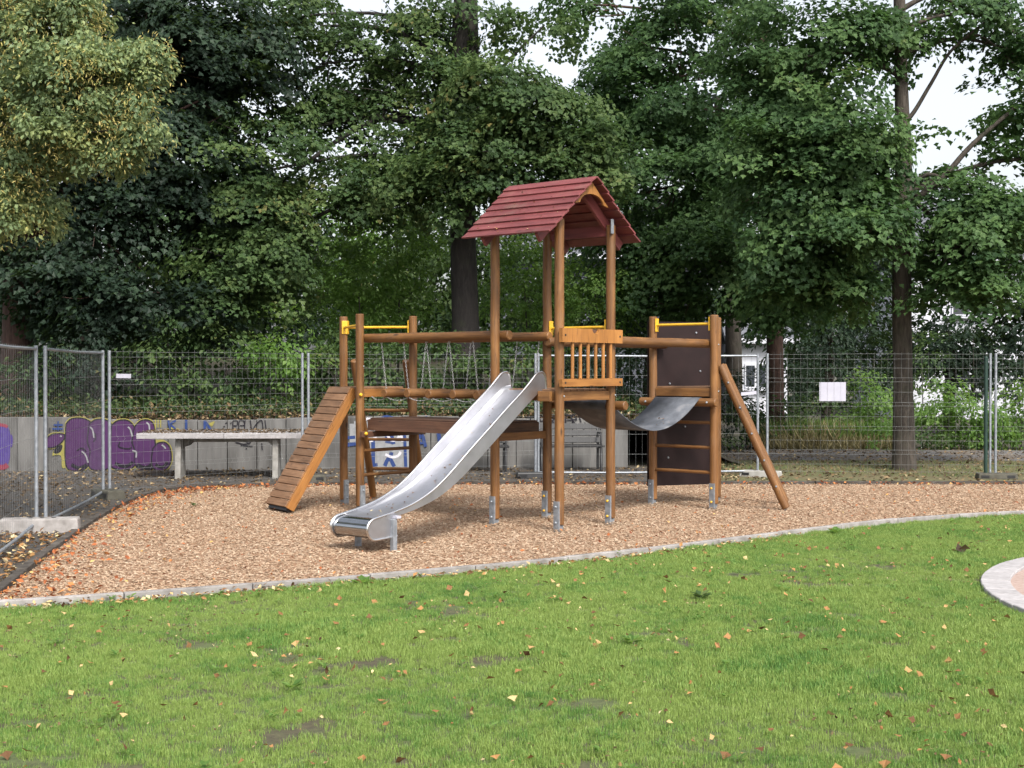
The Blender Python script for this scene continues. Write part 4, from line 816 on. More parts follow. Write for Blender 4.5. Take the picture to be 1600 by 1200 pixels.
tree('maple_tree', T3, [(-0.90, 27.4, .8), (-0.93, 27.4, 2.8), (-0.98, 27.4, 4.8), (-0.95, 27.4, 7.5), (-0.9, 27.4, 10), (-0.8, 27.4, 14)], [0.36, 0.27, 0.25, 0.31, 0.20, 0.07],
     [limb_to((-0.95, 27.4, 5.2), A(640, 285, 26.5), 0.09, 0.02, 0.4), limb_to((-0.95, 27.4, 5.4), A(860, 200, 26), 0.10, 0.02, 0.5), limb_to((-0.95, 27.4, 5.8), A(480, 200, 26.8), 0.12, 0.02, 0.6), limb_to((-0.95, 27.4, 6.2), A(420, 300, 26.5), 0.10, 0.02, 0.9), limb_to((-0.95, 27.4, 6.6), A(850, 40, 27), 0.06, 0.015, 0.2), limb_to((-0.95, 27.4, 7.4), A(500, 40, 27.6), 0.10, 0.02, 0.5)],
     [(b3, 135, 0.098, 'maple', L_OLIVE, dict(spread=0.60, droop=0.45)), (u3, 60, 0.32, 'maple', L_OLIVE, dict(spread=1.3, droop=0.3))], M_BARKD, 'large maple with dark straight trunk behind the log bridge and red roof')
# 4 right maple in front of the path
T4 = (6.74, 23.75, 0)
b4 = [px_blob(1250, 90, 23.8, 140, 110, 1.6, 70), px_blob(1320, 230, 23.2, 95, 90, 1.2, 46), px_blob(1240, 250, 23.6, 110, 100, 1.4, 56), px_blob(1290, 350, 23.1, 130, 60, 1.2, 46), px_blob(1230, 420, 23.8, 100, 50, 1.0, 26), px_blob(1530, 385, 23.0, 95, 75, 1.2, 50), px_blob(1575, 320, 23.2, 70, 45, 0.9, 20), px_blob(1585, 80, 23.8, 35, 60, 0.8, 12), px_blob(1510, 15, 23.8, 90, 22, 1.0, 12), px_blob(1375, 300, 23.2, 30, 40, 0.6, 7), px_blob(1520, 450, 23.0, 80, 32, 0.9, 18), px_blob(1605, 180, 23.6, 28, 45, 0.6, 7), px_blob(1490, 290, 23.3, 60, 40, 0.8, 9), px_blob(1375, 50, 23.8, 40, 60, 0.8, 12), px_blob(1330, 455, 23.6, 60, 40, 0.8, 12), px_blob(1700, 250, 23.5, 70, 240, 1.5, 44)]
b4 += [px_blob(1475, 45, 23.5, 30, 12, .4, 3), px_blob(1565, 190, 23.4, 16, 24, .3, 2), px_blob(1565, 240, 23.4, 30, 14, .4, 3), px_blob(1430, 215, 23.5, 10, 20, .4, 1)]
u4 = [px_blob(1400, -230, 23.8, 380, 200, 3.2, 7)]
tr4 = [A(1413, 740, 23.75), A(1411, 600, 23.75), A(1409, 450, 23.75), A(1412, 300, 23.75), A(1408, 120, 23.75), A(1404, -60, 23.75), A(1400, -300, 23.75)]; tr4[0].z = -0.05
tree('maple_tree', T4, tr4, [0.215, 0.165, 0.165, 0.155, 0.11, 0.095, 0.05],
     [([A(1410, 340, 23.75), A(1440, 305, 23.5), A(1476, 275, 23.4), A(1520, 225, 23.3), A(1590, 165, 23.2)], 0.075, 0.03), ([A(1409, 196, 23.75), A(1428, 175, 23.7), A(1455, 130, 23.6), A(1490, 75, 23.5), A(1560, 20, 23.4)], 0.045, 0.02), ([A(1403, 395, 23.7), A(1380, 370, 23.5), A(1365, 330, 23.4), A(1340, 280, 23.3)], 0.06, 0.02), ([A(1409, 408, 23.75), A(1440, 385, 23.4), A(1500, 382, 23.2), A(1560, 380, 23.0), A(1620, 350, 23)], 0.05, 0.02), ([A(1405, 70, 23.7), A(1375, 45, 23.6), A(1330, 40, 23.5)], 0.05, 0.02), ([A(1406, 58, 23.75), A(1450, 30, 23.6), A(1530, 22, 23.5), A(1600, 60, 23.4)], 0.04, 0.02), ([A(1490, 75, 23.5), A(1530, 55, 23.5), A(1590, 105, 23.5)], 0.025, 0.012), ([A(1403, 300, 23.7), A(1330, 215, 23.5), A(1260, 140, 23.6)], 0.06, 0.02)],
     [(b4, 150, 0.102, 'maple', L_MID, dict(spread=0.55, droop=0.40)), (u4, 60, 0.34, 'maple', L_MID, dict(spread=1.2, droop=0.3))], M_BARKG, 'maple with bare trunk on the verge right of the paper sheet')
# 5 maple left of it, further back
T5 = (5.94, 31.0, 0)
b5 = [px_blob(1060, 120, 29.5, 150, 120, 1.8, 78), px_blob(1010, 300, 29, 130, 90, 1.4, 50), px_blob(1150, 260, 29, 120, 110, 1.5, 60), px_blob(1110, 400, 28.5, 130, 70, 1.3, 46), px_blob(1180, 440, 28.6, 90, 60, 1.0, 30), px_blob(980, 70, 30.5, 50, 70, 1.0, 18), px_blob(900, 5, 30.5, 60, 18, 0.8, 8), px_blob(1250, 440, 29.5, 110, 70, 1.3, 34), px_blob(1060, 470, 28.8, 90, 36, 0.8, 18), px_blob(990, 410, 28.8, 60, 60, 0.9, 16), px_blob(1090, 0, 30, 100, 60, 1.4, 24), px_blob(980, 160, 30, 70, 90, 1.2, 26)]
u5 = [px_blob(1120, -240, 30.5, 340, 190, 3.2, 7)]
tree('maple_tree', T5, [A(1212, 672, 31), A(1211, 560, 31), A(1208, 430, 31), A(1200, 200, 31), A(1190, -100, 31)], [0.21, 0.19, 0.17, 0.13, 0.06],
     [limb_to(A(1206, 380, 31), A(1090, 300, 29), 0.08, 0.02, 0.5), limb_to(A(1204, 300, 31), A(1060, 150, 29.5), 0.08, 0.02, 0.5)],
     [(b5, 130, 0.112, 'maple', L_MID, dict(spread=0.62, droop=0.42, thi=0.9)), (u5, 56, 0.36, 'maple', L_MID, dict(spread=1.3, droop=0.3))], M_BARKR, 'maple with dark slim trunk just left of the paper sheet')
# 6 bare dark trunks just right of the climbing wall
tree('maple_tree', (5.2, 33, 0), [A(1147, 660, 33), A(1146, 540, 33), A(1140, 380, 33), A(1120, 150, 33)], [0.22, 0.2, 0.16, 0.08], [],
     [([px_blob(1090, 250, 33, 120, 130, 1.6, 46), px_blob(1000, 470, 32, 70, 60, 1.2, 14)], 60, 0.17, 'maple', L_DARK, dict(spread=0.7, droop=0.4))], M_BARK, 'dark trunk behind the climbing wall right post, crown among its neighbours')
# saplings and a wood behind
rgB = np.random.default_rng(5)
FARLAB = ['left of', 'right of']
far = [(-150, 380, 34, 260, 190, 130, 'dark tree beyond the far left fence, left of the linden trunk'), (130, 420, 36, 220, 190, 130, 'dark bushy tree in the gap right of the reddish trunk'), (340, 430, 38, 200, 170, 150, 'dark tree behind the boughs over the concrete table'), (560, 410, 40, 170, 120, 150, 'pale sunlit tree in the opening above the left climbing tower'), (730, 420, 38, 170, 120, 150, 'green tree directly behind the central dark trunk'), (880, 490, 42, 120, 60, 60, 'small tree below the dark grey house under the tower roof'), (1010, 420, 37, 150, 150, 100, 'dark tree behind the climbing wall'), (1290, 440, 38, 160, 150, 100, 'dark tree behind the paper sheet'), (1480, 545, 38, 110, 50, 58, 'dark loose shrub tree in front of the white house'), (1620, 470, 36, 90, 150, 80, 'dark tree at the far right edge before the white house'), (1780, 360, 36, 200, 240, 120, 'dark tree beyond the right edge of the fence')]
for i, (u, v, Y, ru, rv, n, lab) in enumerate(far):
    c = at(u, v, Y); bz_ = floor_z(c[0], Y); mt = [L_DARK, L_DARK, L_DARK, L_BRIGHT, L_OLIVE, L_OLIVE, L_DARK, L_DARK, L_DARK, L_DARK, L_DARK][i]
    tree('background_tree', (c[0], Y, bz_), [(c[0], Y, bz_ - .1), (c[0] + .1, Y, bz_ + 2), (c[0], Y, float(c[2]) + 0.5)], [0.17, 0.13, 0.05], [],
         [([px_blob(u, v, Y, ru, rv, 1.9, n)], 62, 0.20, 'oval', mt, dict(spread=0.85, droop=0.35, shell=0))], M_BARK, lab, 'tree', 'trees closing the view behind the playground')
# far wood that closes the horizon
rgw = np.random.default_rng(77); n = 15000; xx = rgw.uniform(-42, 26, n); yy = rgw.uniform(60, 66, n); zz = rgw.random(n) * (6.2 + 1.6 * np.sin(xx * 0.45) + 1.0 * np.sin(xx * 1.3 + 1)); kk = ~((xx > 11) & (zz > 3.6)) & ~((xx > -1.5) & (xx < 8.5) & (zz > 5.5))
P_ = np.c_[xx, yy, zz][kk]; V, Q, T = leaf_geo(P_, unit(rgw.normal(size=P_.shape) + np.array([0, -.5, .6])), rgw.normal(size=P_.shape), rgw.uniform(.35, .75, len(P_)), rgw.random(len(P_)), 'oval')
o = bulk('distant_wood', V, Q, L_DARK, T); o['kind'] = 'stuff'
# understorey shrubs on the bank behind the wall
shr = [(40, 590, 25.4, 130, 50, 37, L_IVY, 'dark ivy shrub above the wall at the far left edge'), (150, 560, 25.6, 110, 60, 43, L_DARK, 'dark shrub above the first purple graffiti letters'), (262, 550, 25.6, 80, 60, 40, L_OLIVE, 'green shrub above the wall left of the concrete table centre'), (350, 560, 25.8, 90, 70, 46, L_OLIVE, 'green shrub above the concrete table'), (440, 560, 25.8, 70, 60, 40, L_BRIGHT, 'light green shrub above the fence joint left of the ramp'), (520, 575, 26, 70, 65, 40, L_OLIVE, 'green shrub behind the left climbing tower posts'), (610, 585, 26, 80, 60, 43, L_OLIVE, 'green shrub behind the hanging chains of the log bridge'), (700, 580, 26.2, 80, 65, 43, L_OLIVE, 'green shrub behind the log bridge next to the dark trunk'), (800, 585, 26.2, 80, 60, 37, L_OLIVE, 'green shrub behind the top of the slide'), (920, 590, 26.4, 90, 70, 40, L_DARK, 'dark shrub behind the balustrade'), (1060, 600, 27.5, 110, 80, 43, L_DARK, 'dark shrub behind the climbing wall'), (560, 460, 28.5, 120, 90, 101, L_BRIGHT, 'light green sapling above the left climbing tower'), (620, 390, 29, 100, 80, 72, L_BRIGHT, 'taller light green sapling left of the central trunk'), (820, 470, 29, 90, 110, 101, L_BRIGHT, 'light green sapling between the tower posts'), (930, 470, 29, 80, 70, 63, L_BRIGHT, 'green sapling right of the tower posts under the roof'), (300, 500, 28, 140, 50, 49, L_DARK, 'dark low shrub under the dark maple boughs')]
for (u, v, Y, ru, rv, n, mt, lab) in shr:
    c = at(u, v, Y); bz_ = floor_z(c[0], Y); tp = float(c[2])
    tree('shrub', (c[0], Y, bz_), [(c[0], Y, bz_ - .05), (c[0] + .05, Y, (bz_ + tp) / 2), (c[0], Y, tp + 0.2)], [0.03, 0.022, 0.01], [],
         [([px_blob(u, v, Y, ru, rv, 0.7, n)], 52, 0.105, 'oval', mt, dict(spread=0.38, droop=0.3, shell=0))], M_BARK, lab, 'shrub', 'shrubs on the bank behind the wall')
shr2 = [(1290, 640, 33, 90, 34, 30, L_OLIVE, 'olive weeds behind the dry grass below the paper sheet'), (1400, 610, 35, 60, 40, 24, L_OLIVE, 'olive bush in the shade behind the verge maple'), (1365, 560, 36, 60, 60, 26, L_DARK, 'dark bush directly behind the verge maple trunk'), (1520, 520, 35, 90, 36, 22, L_DARK, 'dark bush hanging over the white house wall'), (1300, 510, 34, 130, 60, 44, L_DARK, 'tall dark bush behind the top edge of the fence near the paper sheet'), (1440, 560, 33, 50, 40, 14, L_OLIVE, 'olive bush just right of the verge maple trunk'), (1570, 590, 34, 70, 45, 22, L_DARK, 'dark bush behind the dark green post'), (1230, 590, 33.5, 60, 60, 24, L_DARK, 'dark bush beside the slim dark trunk'), (1215, 650, 30.5, 50, 40, 16, L_OLIVE, 'green weeds at the foot of the slim dark trunk'), (1290, 570, 33, 110, 60, 30, L_DARK, 'dark shrub behind the paper sheet'), (1360, 635, 30.8, 40, 55, 30, L_BRIGHT, 'bright green leafy weeds right of the paper sheet'), (1370, 675, 29.9, 36, 36, 14, L_BRIGHT, 'low bright weeds left of the verge maple trunk'), (1470, 645, 30.4, 60, 52, 50, L_BRIGHT, 'bright green weeds right of the verge maple trunk'), (1530, 660, 30.0, 56, 46, 44, L_BRIGHT, 'bright green weeds left of the dark green post'), (1595, 650, 30.2, 54, 60, 44, L_BRIGHT, 'bright green weeds right of the dark green post'), (1440, 690, 29.7, 40, 22, 10, L_OLIVE, 'low olive weeds behind the trunk foot'), (1680, 640, 30.4, 60, 70, 26, L_BRIGHT, 'bright green weeds past the right frame edge'), (1165, 640, 31, 60, 60, 22, L_DARK, 'dark weeds behind the leaning ladder pole'), (1100, 660, 29, 90, 50, 20, L_IVY, 'dark ivy low behind the climbing wall foot')]
for (u, v, Y, ru, rv, n, mt, lab) in shr2:
    c = at(u, v, Y); tp = float(c[2])
    tree('weed_clump', (c[0], Y, 0), [(c[0], Y, -.05), (c[0] + .03, Y, tp * .5), (c[0], Y, tp)], [0.016, 0.012, 0.006], [],
         [([px_blob(u, v, Y, ru, rv, 0.6, n)], 48, 0.10, 'oval', mt, dict(spread=0.34, droop=0.3, shell=0))], M_BARK, lab, 'weeds', 'weeds along the far side of the path')
# dry grass clump, ivy cover, leaf litter, weeds: uncountable
def blades(name, cx, cy, rx, ry, n, hmin, hmax, mat, seed, zf=None, shape='blade'):
    rg = np.random.default_rng(seed); a = rg.random(n) * 2 * math.pi; r = np.sqrt(rg.random(n)); x = cx + rx * r * np.cos(a); y = cy + ry * r * np.sin(a)
    P = np.c_[x, y, np.zeros(n) if zf is None else zf(x, y)]; Nn = unit(np.c_[rg.normal(size=(n, 2)), rg.normal(size=n) * 0.15]); D = unit(np.c_[rg.normal(size=(n, 2)) * 0.5, np.ones(n)])
    V, Q, T = leaf_geo(P, Nn, D, rg.uniform(hmin, hmax, n), rg.random(n), shape); o = bulk(name, V, Q, mat, T); o['kind'] = 'stuff'; return o
g0 = gnd(1285, 703); blades('dry_grass', g0[0], 30.4, 1.1, 0.7, 3200, 0.15, 0.7, L_STRAW, 3); blades('dry_grass', g0[0] + .3, 30.0, 1.6, 0.55, 6000, 0.1, 0.42, L_STRAW, 34); blades('dry_grass', g0[0] + .4, 30.5, 1.6, 0.7, 4500, 0.15, 0.75, L_BRIGHT, 33)
g0 = gnd(1400, 707); blades('verge_grass', 8.0, 24.2, 4.6, 1.9, 5200, 0.03, 0.10, L_STRAW, 4); blades('verge_grass', 7.5, 24.0, 4.2, 2.0, 3200, 0.03, 0.10, L_BRIGHT, 14)
def flat_leaves(name, pts, size, mat, seed, shape='maple', tilt=0.35, lift=0.012, tl=0.0, th=1.0):
    rg = np.random.default_rng(seed); n = len(pts); P = np.array(pts) + np.array([0, 0, lift]); Nn = unit(np.array([0, 0, 1.0]) + rg.normal(size=(n, 3)) * tilt); Nn[:, 2] = np.abs(Nn[:, 2]); D = rg.normal(size=(n, 3))
    V, Q, T = leaf_geo(P, Nn, D, size * rg.uniform(0.55, 1.3, n), tl + (th - tl) * rg.random(n), shape); o = bulk(name, V, Q, mat, T); o['kind'] = 'stuff'; return o
def vnoise(x, y, sc, seed):
    g = np.random.default_rng(seed).random((64, 64)); fx, fy = x * sc % 63, y * sc % 63; ix, iy = fx.astype(int), fy.astype(int); tx, ty = fx - ix, fy - iy; tx = tx * tx * (3 - 2 * tx); ty = ty * ty * (3 - 2 * ty)
    return (g[ix, iy] * (1 - tx) + g[(ix + 1) % 64, iy] * tx) * (1 - ty) + (g[ix, (iy + 1) % 64] * (1 - tx) + g[(ix + 1) % 64, (iy + 1) % 64] * tx) * ty
def inside(poly, x, y):
    c = np.zeros(len(x), bool); px, py = np.array(poly).T; j = len(px) - 1
    for i in range(len(px)):
        k = ((py[i] > y) != (py[j] > y)) & (x < (px[j] - px[i]) * (y - py[i]) / (py[j] - py[i] + 1e-12) + px[i]); c ^= k; j = i
    return c
rg = np.random.default_rng(11)
n = 15000; x = rg.uniform(-11, 2.5, n); y = rg.uniform(-2.0, 1.2, n) * 0.5; yw = W0[1] + (x - W0[0]) * wd[1] / wd[0] + 0.25; y = yw + 2.6 * rg.random(n) ** 1.3
V_ = np.c_[x, y, bank_h(x, y)]; flat_leaves('ivy_cover', V_ + np.c_[np.zeros(n), np.zeros(n), rg.uniform(0, .26, n)], 0.085, L_IVY, 12, 'oval', 0.8)
n = 5200; x = rg.uniform(-11, 2.4, n); yw = W0[1] + (x - W0[0]) * wd[1] / wd[0] + 0.22; y = yw + 1.1 * rg.random(n) ** 1.6; flat_leaves('leaf_litter_on_bank', np.c_[x, y, bank_h(x, y) + rg.uniform(0, .09, n)], 0.085, L_FALLENDARK, 13, 'oval', 0.7)
n = 15000; x = rg.uniform(-10, 4, n); y = rg.uniform(10.2, 24.2, n); k = ~inside(play_poly, x, y) & ~inside(lawn_poly, x, y) & (y < W0[1] + (x - W0[0]) * wd[1] / wd[0] - 0.02)
flat_leaves('leaf_litter_on_asphalt', np.c_[x, y, np.full(n, 0.012)][k], 0.062, L_FALLENDARK, 15, 'oval', 0.4, 0.012, 0.15, 1.0)
n = 2600; x = rg.uniform(-6.4, -3.9, n); y = rg.uniform(10, 14.6, n); k = ~inside(play_poly, x, y) & ~inside(lawn_poly, x, y); flat_leaves('leaf_litter_by_fence', np.c_[x, y, np.full(n, 0.02)][k], 0.06, L_FALLEN, 25, 'oval', 0.4)
n = 4200; x = rg.uniform(3, 13, n); y = rg.uniform(21, 30, n); flat_leaves('leaf_litter_on_verge', np.c_[x, y, np.full(n, 0.015)], 0.075, L_FALLENDARK, 16, 'oval', 0.4, 0.012, 0.1, 1.0)
n = 1700; tq = rg.random(n); idx = (tq * (len(LKs) - 1)).astype(int); x = LKs[idx, 0] + np.abs(rg.normal(size=n)) * 0.35; y = LKs[idx, 1] - np.abs(rg.normal(size=n)) * 0.2; k = inside(play_poly, x, y)
flat_leaves('leaves_on_chips', np.c_[x, y, np.full(n, 0.02)][k], 0.058, L_FALLENRED, 17, 'oval', 0.45)
n = 1400; x = rg.uniform(-5, 8, n); y = rg.uniform(10, 20.8, n); k = inside(play_poly, x, y); flat_leaves('leaves_on_chips', np.c_[x, y, np.full(n, 0.022)][k], 0.042, L_FALLENRED, 18, 'oval', 0.45)
n = 1500; x = rg.uniform(-6, 7, n); y = rg.uniform(4.5, 16.5, n); k = inside(lawn_poly, x, y) & (np.hypot(x - CC[0], y - CC[1]) > CR + .02); flat_leaves('leaves_on_lawn', np.c_[x, y, np.full(n, 0.022)][k], 0.042, L_FALLEN, 19, 'maple', 0.55, 0.012, 0.0, 0.85)
n = 4200; x = rg.uniform(-6, 7, n); y = rg.uniform(4.5, 16.5, n); bb = vnoise(x + 20, y + 7, 2.1, 1) * 0.6 + vnoise(x + 20, y + 7, 5.3, 2) * 0.4; k = inside(lawn_poly, x, y) & (np.hypot(x - CC[0], y - CC[1]) > CR + .02) & (rg.random(n) < np.clip((bb - .45) * 3, .12, 1)); flat_leaves('wood_bits_on_lawn', np.c_[x, y, np.full(n, 0.018)][k], 0.026, L_FALLEN, 29, 'oval', 0.6, 0.012, 0.2, 1.0)
n = 9000; x = rg.uniform(-5, 5, n); y = rg.uniform(5.0, 12.5, n); bb = vnoise(x + 31, y + 17, 1.6, 8) * .6 + vnoise(x + 31, y + 17, 4.4, 9) * .4; k = inside(lawn_poly, x, y) & (rg.random(n) < np.clip((bb - .54 - x * .016) * 5, .0, 1)); flat_leaves('wood_bits_on_lawn', np.c_[x, y, rg.uniform(.004, .020, n)][k], 0.024, L_FALLENDARK, 39, 'oval', 0.6, 0.006, 0.35, 1.0)
n = 900; tq = rg.random(n); idx = (tq * (len(FKs) - 1)).astype(int); x = FKs[idx, 0] + 0.05 + np.abs(rg.normal(size=n)) * 0.10; y = FKs[idx, 1] - 0.06 - np.abs(rg.normal(size=n)) * 0.12; k = inside(lawn_poly, x, y) & (x < 3.0)
flat_leaves('leaves_along_kerb', np.c_[x, y, np.full(n, 0.02)][k], 0.048, L_FALLEN, 20, 'oval', 0.45)
n = 1500; x = rg.normal(size=n); ct = math.cos(0.05); stt = math.sin(0.05); lx = rg.uniform(-1.36, 1.36, n); ly = rg.uniform(-.62, .62, n); flat_leaves('leaves_on_table', np.c_[-4.58 + lx * ct - ly * stt, 22.35 + lx * stt + ly * ct, np.full(n, 0.735)], 0.055, L_FALLENDARK, 21, 'oval', 0.25, 0.01, 0.0, 0.85)
# leaves lying in the slide, on the belt and on the roof
pts = []
for _ in range(42):
    t = -rg.uniform(0.3, 2.35); p = CFM @ Vector((t, rg.uniform(0.32, 0.66), float(bz(t)) + 0.004)); pts.append(tuple(p))
for _ in range(14):
    t = rg.uniform(0.55, 0.8); p = CFM @ Vector((xa + (xb - xa) * t, rg.uniform(0.16, 0.72), 1.362 - 0.345 * (1 - abs(2 * t - 1) ** 1.9) + 0.008)); pts.append(tuple(p))
for _ in range(36):
    u_ = rg.uniform(0.1, 0.95) * slen; p = CFM @ (Vector((0.46, rg.uniform(-.1, 1.0), RZ)) + Vector((-math.cos(sl_), 0, -math.sin(sl_))) * u_ + Vector((-math.sin(sl_), 0, math.cos(sl_))) * 0.040); pts.append(tuple(p))
flat_leaves('leaves_on_climbing_frame', pts, 0.032, L_FALLEN, 22, 'oval', 0.4, 0.0)

# ------------------------------------------------------------------ lawn grass and wood chips by geometry nodes (uncountable)
def source_collection(name, meshes):
    c = bpy.data.collections.new(name)
    for i, me in enumerate(meshes):
        o = bpy.data.objects.new(f'{name}_{i}', me); c.objects.link(o)
    return c
def scatter(name, P, rot, scl, idx, coll):
    me = bpy.data.meshes.new(name); n = len(P); me.vertices.add(n); me.vertices.foreach_set('co', np.ascontiguousarray(P, np.float32).ravel())
    for an, ty, val, key in (('rot', 'FLOAT_VECTOR', rot, 'vector'), ('scl', 'FLOAT', scl, 'value'), ('idx', 'INT', idx, 'value')):
        a = me.attributes.new(an, ty, 'POINT'); a.data.foreach_set(key, np.ascontiguousarray(val, np.int32 if ty == 'INT' else np.float32).ravel())
    o = obj(name, me); o['kind'] = 'stuff'
    g = bpy.data.node_groups.new(name, 'GeometryNodeTree'); g.interface.new_socket('Geometry', in_out='INPUT', socket_type='NodeSocketGeometry'); g.interface.new_socket('Geometry', in_out='OUTPUT', socket_type='NodeSocketGeometry')
    gi = g.nodes.new('NodeGroupInput'); go = g.nodes.new('NodeGroupOutput'); ci = g.nodes.new('GeometryNodeCollectionInfo'); ci.inputs[0].default_value = coll; ci.inputs['Separate Children'].default_value = True; ci.inputs['Reset Children'].default_value = True
    ip = g.nodes.new('GeometryNodeInstanceOnPoints'); ip.inputs['Pick Instance'].default_value = True
    def na(an, ty):
        q = g.nodes.new('GeometryNodeInputNamedAttribute'); q.data_type = ty; q.inputs['Name'].default_value = an; return next(s_ for s_ in q.outputs if s_.enabled and s_.name == 'Attribute')
    g.links.new(gi.outputs[0], ip.inputs['Points']); g.links.new(ci.outputs[0], ip.inputs['Instance']); g.links.new(na('idx', 'INT'), ip.inputs['Instance Index'])
    g.links.new(na('rot', 'FLOAT_VECTOR'), ip.inputs['Rotation']); g.links.new(na('scl', 'FLOAT'), ip.inputs['Scale']); g.links.new(ip.outputs[0], go.inputs[0])
    m = o.modifiers.new('scatter', 'NODES'); m.node_group = g; return o
def grassmat():
    m, nt, b, o = newmat('grass_blade')
    v = worldpos(nt, (1, 1, 0)); f = noise(nt, v, 0.8, 5, 0.68); f2 = noise(nt, v, 5.0, 3, 0.6); oi = nt.nodes.new('ShaderNodeObjectInfo')
    a = N(nt, 'Attribute'); a.attribute_name = 'tint'
    m1 = N(nt, 'Math'); m1.operation = 'MULTIPLY_ADD'; nt.links.new(f2, m1.inputs[0]); m1.inputs[1].default_value = 0.55; nt.links.new(f, m1.inputs[2])
    m2 = N(nt, 'Math'); m2.operation = 'MULTIPLY_ADD'; nt.links.new(oi.outputs['Random'], m2.inputs[0]); m2.inputs[1].default_value = 0.20; nt.links.new(m1.outputs[0], m2.inputs[2])
    m3 = N(nt, 'Math'); m3.operation = 'MULTIPLY_ADD'; nt.links.new(a.outputs['Fac'], m3.inputs[0]); m3.inputs[1].default_value = 0.22; nt.links.new(m2.outputs[0], m3.inputs[2])
    c = ramp(nt, m3.outputs[0], [(0.58, (0.058, 0.150, 0.036)), (0.78, (0.115, 0.245, 0.052)), (1.0, (0.255, 0.350, 0.090))])
    nt.links.new(c, b.inputs['Base Color']); b.inputs['Roughness'].default_value = 0.5; b.inputs['Specular IOR Level'].default_value = 0.3
    t = nt.nodes.new('ShaderNodeBsdfTranslucent'); nt.links.new(c, t.inputs[0]); ms = nt.nodes.new('ShaderNodeMixShader'); ms.inputs[0].default_value = 0.35
    nt.links.new(b.outputs[0], ms.inputs[1]); nt.links.new(t.outputs[0], ms.inputs[2]); nt.links.new(ms.outputs[0], o.inputs[0]); return m
M_GRASS = grassmat()
def tuft(seed, nb_, rad, hmin, hmax, wid, mat=M_GRASS):
    rg = np.random.default_rng(seed); V = []; Fc = []; T = []
    for i in range(nb_):
        a = rg.random() * 6.283; r = rad * math.sqrt(rg.random()); x, y = r * math.cos(a), r * math.sin(a); h = rg.uniform(hmin, hmax); l = rg.uniform(0, 0.6) * h; b = rg.random() * 6.283; wx, wy = -math.sin(b) * wid, math.cos(b) * wid; dx, dy = math.cos(b), math.sin(b); k = len(V)
        V += [(x - wx, y - wy, -0.01), (x + wx, y + wy, -0.01), (x + wx * .8 + dx * l * .35, y + wy * .8 + dy * l * .35, h * .6), (x - wx * .8 + dx * l * .35, y - wy * .8 + dy * l * .35, h * .6), (x + dx * l, y + dy * l, h)]
        Fc += [(k, k + 1, k + 2, k + 3), (k + 3, k + 2, k + 4)]; t = rg.random(); T += [t, t]
    me = mesh(f'tuft{seed}', V, Fc, mat); at_ = me.attributes.new('tint', 'FLOAT', 'FACE'); at_.data.foreach_set('value', T); return me
tufts = source_collection('grass_tuft', [tuft(i, 34, 0.055, 0.014, 0.040, 0.0016) for i in range(6)])
rg = np.random.default_rng(31)
n = 118000; x = rg.uniform(-6.2, 10.0, n); y = rg.uniform(5.0, 17.0, n)
fkd = np.min(np.hypot(x[:, None] - FKs[None, ::2, 0], y[:, None] - FKs[None, ::2, 1]), axis=1)
bare = vnoise(x + 20, y + 7, 2.1, 1) * 0.6 + vnoise(x + 20, y + 7, 5.3, 2) * 0.4 + np.clip(-x * 0.012, -.04, .06) - np.clip(y - 9, 0, 6) * 0.018
k = inside(lawn_poly, x, y) & (np.abs(x) < y * 0.44 + 2.6) & (np.hypot(x - CC[0], y - CC[1]) > CR + 0.03) & ((bare < 0.72) | (rg.random(n) < 0.10)) & ((fkd > 0.16) | (rg.random(n) < 0.16))
x, y = x[k], y[k]; n = len(x); hgt = 0.75 + 0.75 * vnoise(x + 9, y + 3, 1.3, 3)
scatter('grass', np.c_[x, y, np.full(n, -0.004)], np.c_[rg.normal(size=n) * .12, rg.normal(size=n) * .12, rg.random(n) * 6.28], hgt * rg.uniform(0.68, 1.0, n), rg.integers(0, 6, n), tufts)
# broad-leaved weeds in the lawn
def rosette(seed, nl, size):
    rg = np.random.default_rng(seed); a = rg.random(nl) * 6.28; P = np.c_[np.cos(a) * .01, np.sin(a) * .01, rg.uniform(0, .03, nl)]; D = np.c_[np.cos(a), np.sin(a), rg.uniform(0.1, .9, nl)]; Nn = unit(np.c_[-np.cos(a) * .5, -np.sin(a) * .5, np.ones(nl)])
    V, Q, T = leaf_geo(P, Nn, D, size * rg.uniform(.6, 1.1, nl), rg.random(nl), 'oval'); return V, Q, T
ros = []
for i in range(4):
    V, Q, T = rosette(40 + i, 9, 0.045); me = bpy.data.meshes.new('rosette'); me.from_pydata(V.tolist(), [], Q.tolist()); me.materials.append(L_BRIGHT); a_ = me.attributes.new('tint', 'FLOAT', 'FACE'); a_.data.foreach_set('value', T.astype(np.float32)); ros.append(me)
rosc = source_collection('weed_rosette', ros)
n = 200; x = rg.uniform(-4.5, 7, n); y = rg.uniform(5.2, 16, n); k = inside(lawn_poly, x, y) & (np.hypot(x - CC[0], y - CC[1]) > CR + 0.05); x, y = x[k], y[k]; n = len(x)
scatter('lawn_weeds', np.c_[x, y, np.full(n, 0.012)], np.c_[np.zeros((n, 2)), rg.random(n) * 6.28], rg.uniform(0.5, 1.25, n), rg.integers(0, 4, n), rosc)
def weed(u, v, nl, size, label, mat=L_BRIGHT):
    c = gnd(u, v); V, Q, T = rosette(int(u), nl, size); o = bulk('weed_plant', V, Q, mat, T, None, Matrix.Translation(Vector((c[0], c[1], 0.01)))); tag(o, label, 'plant'); return o
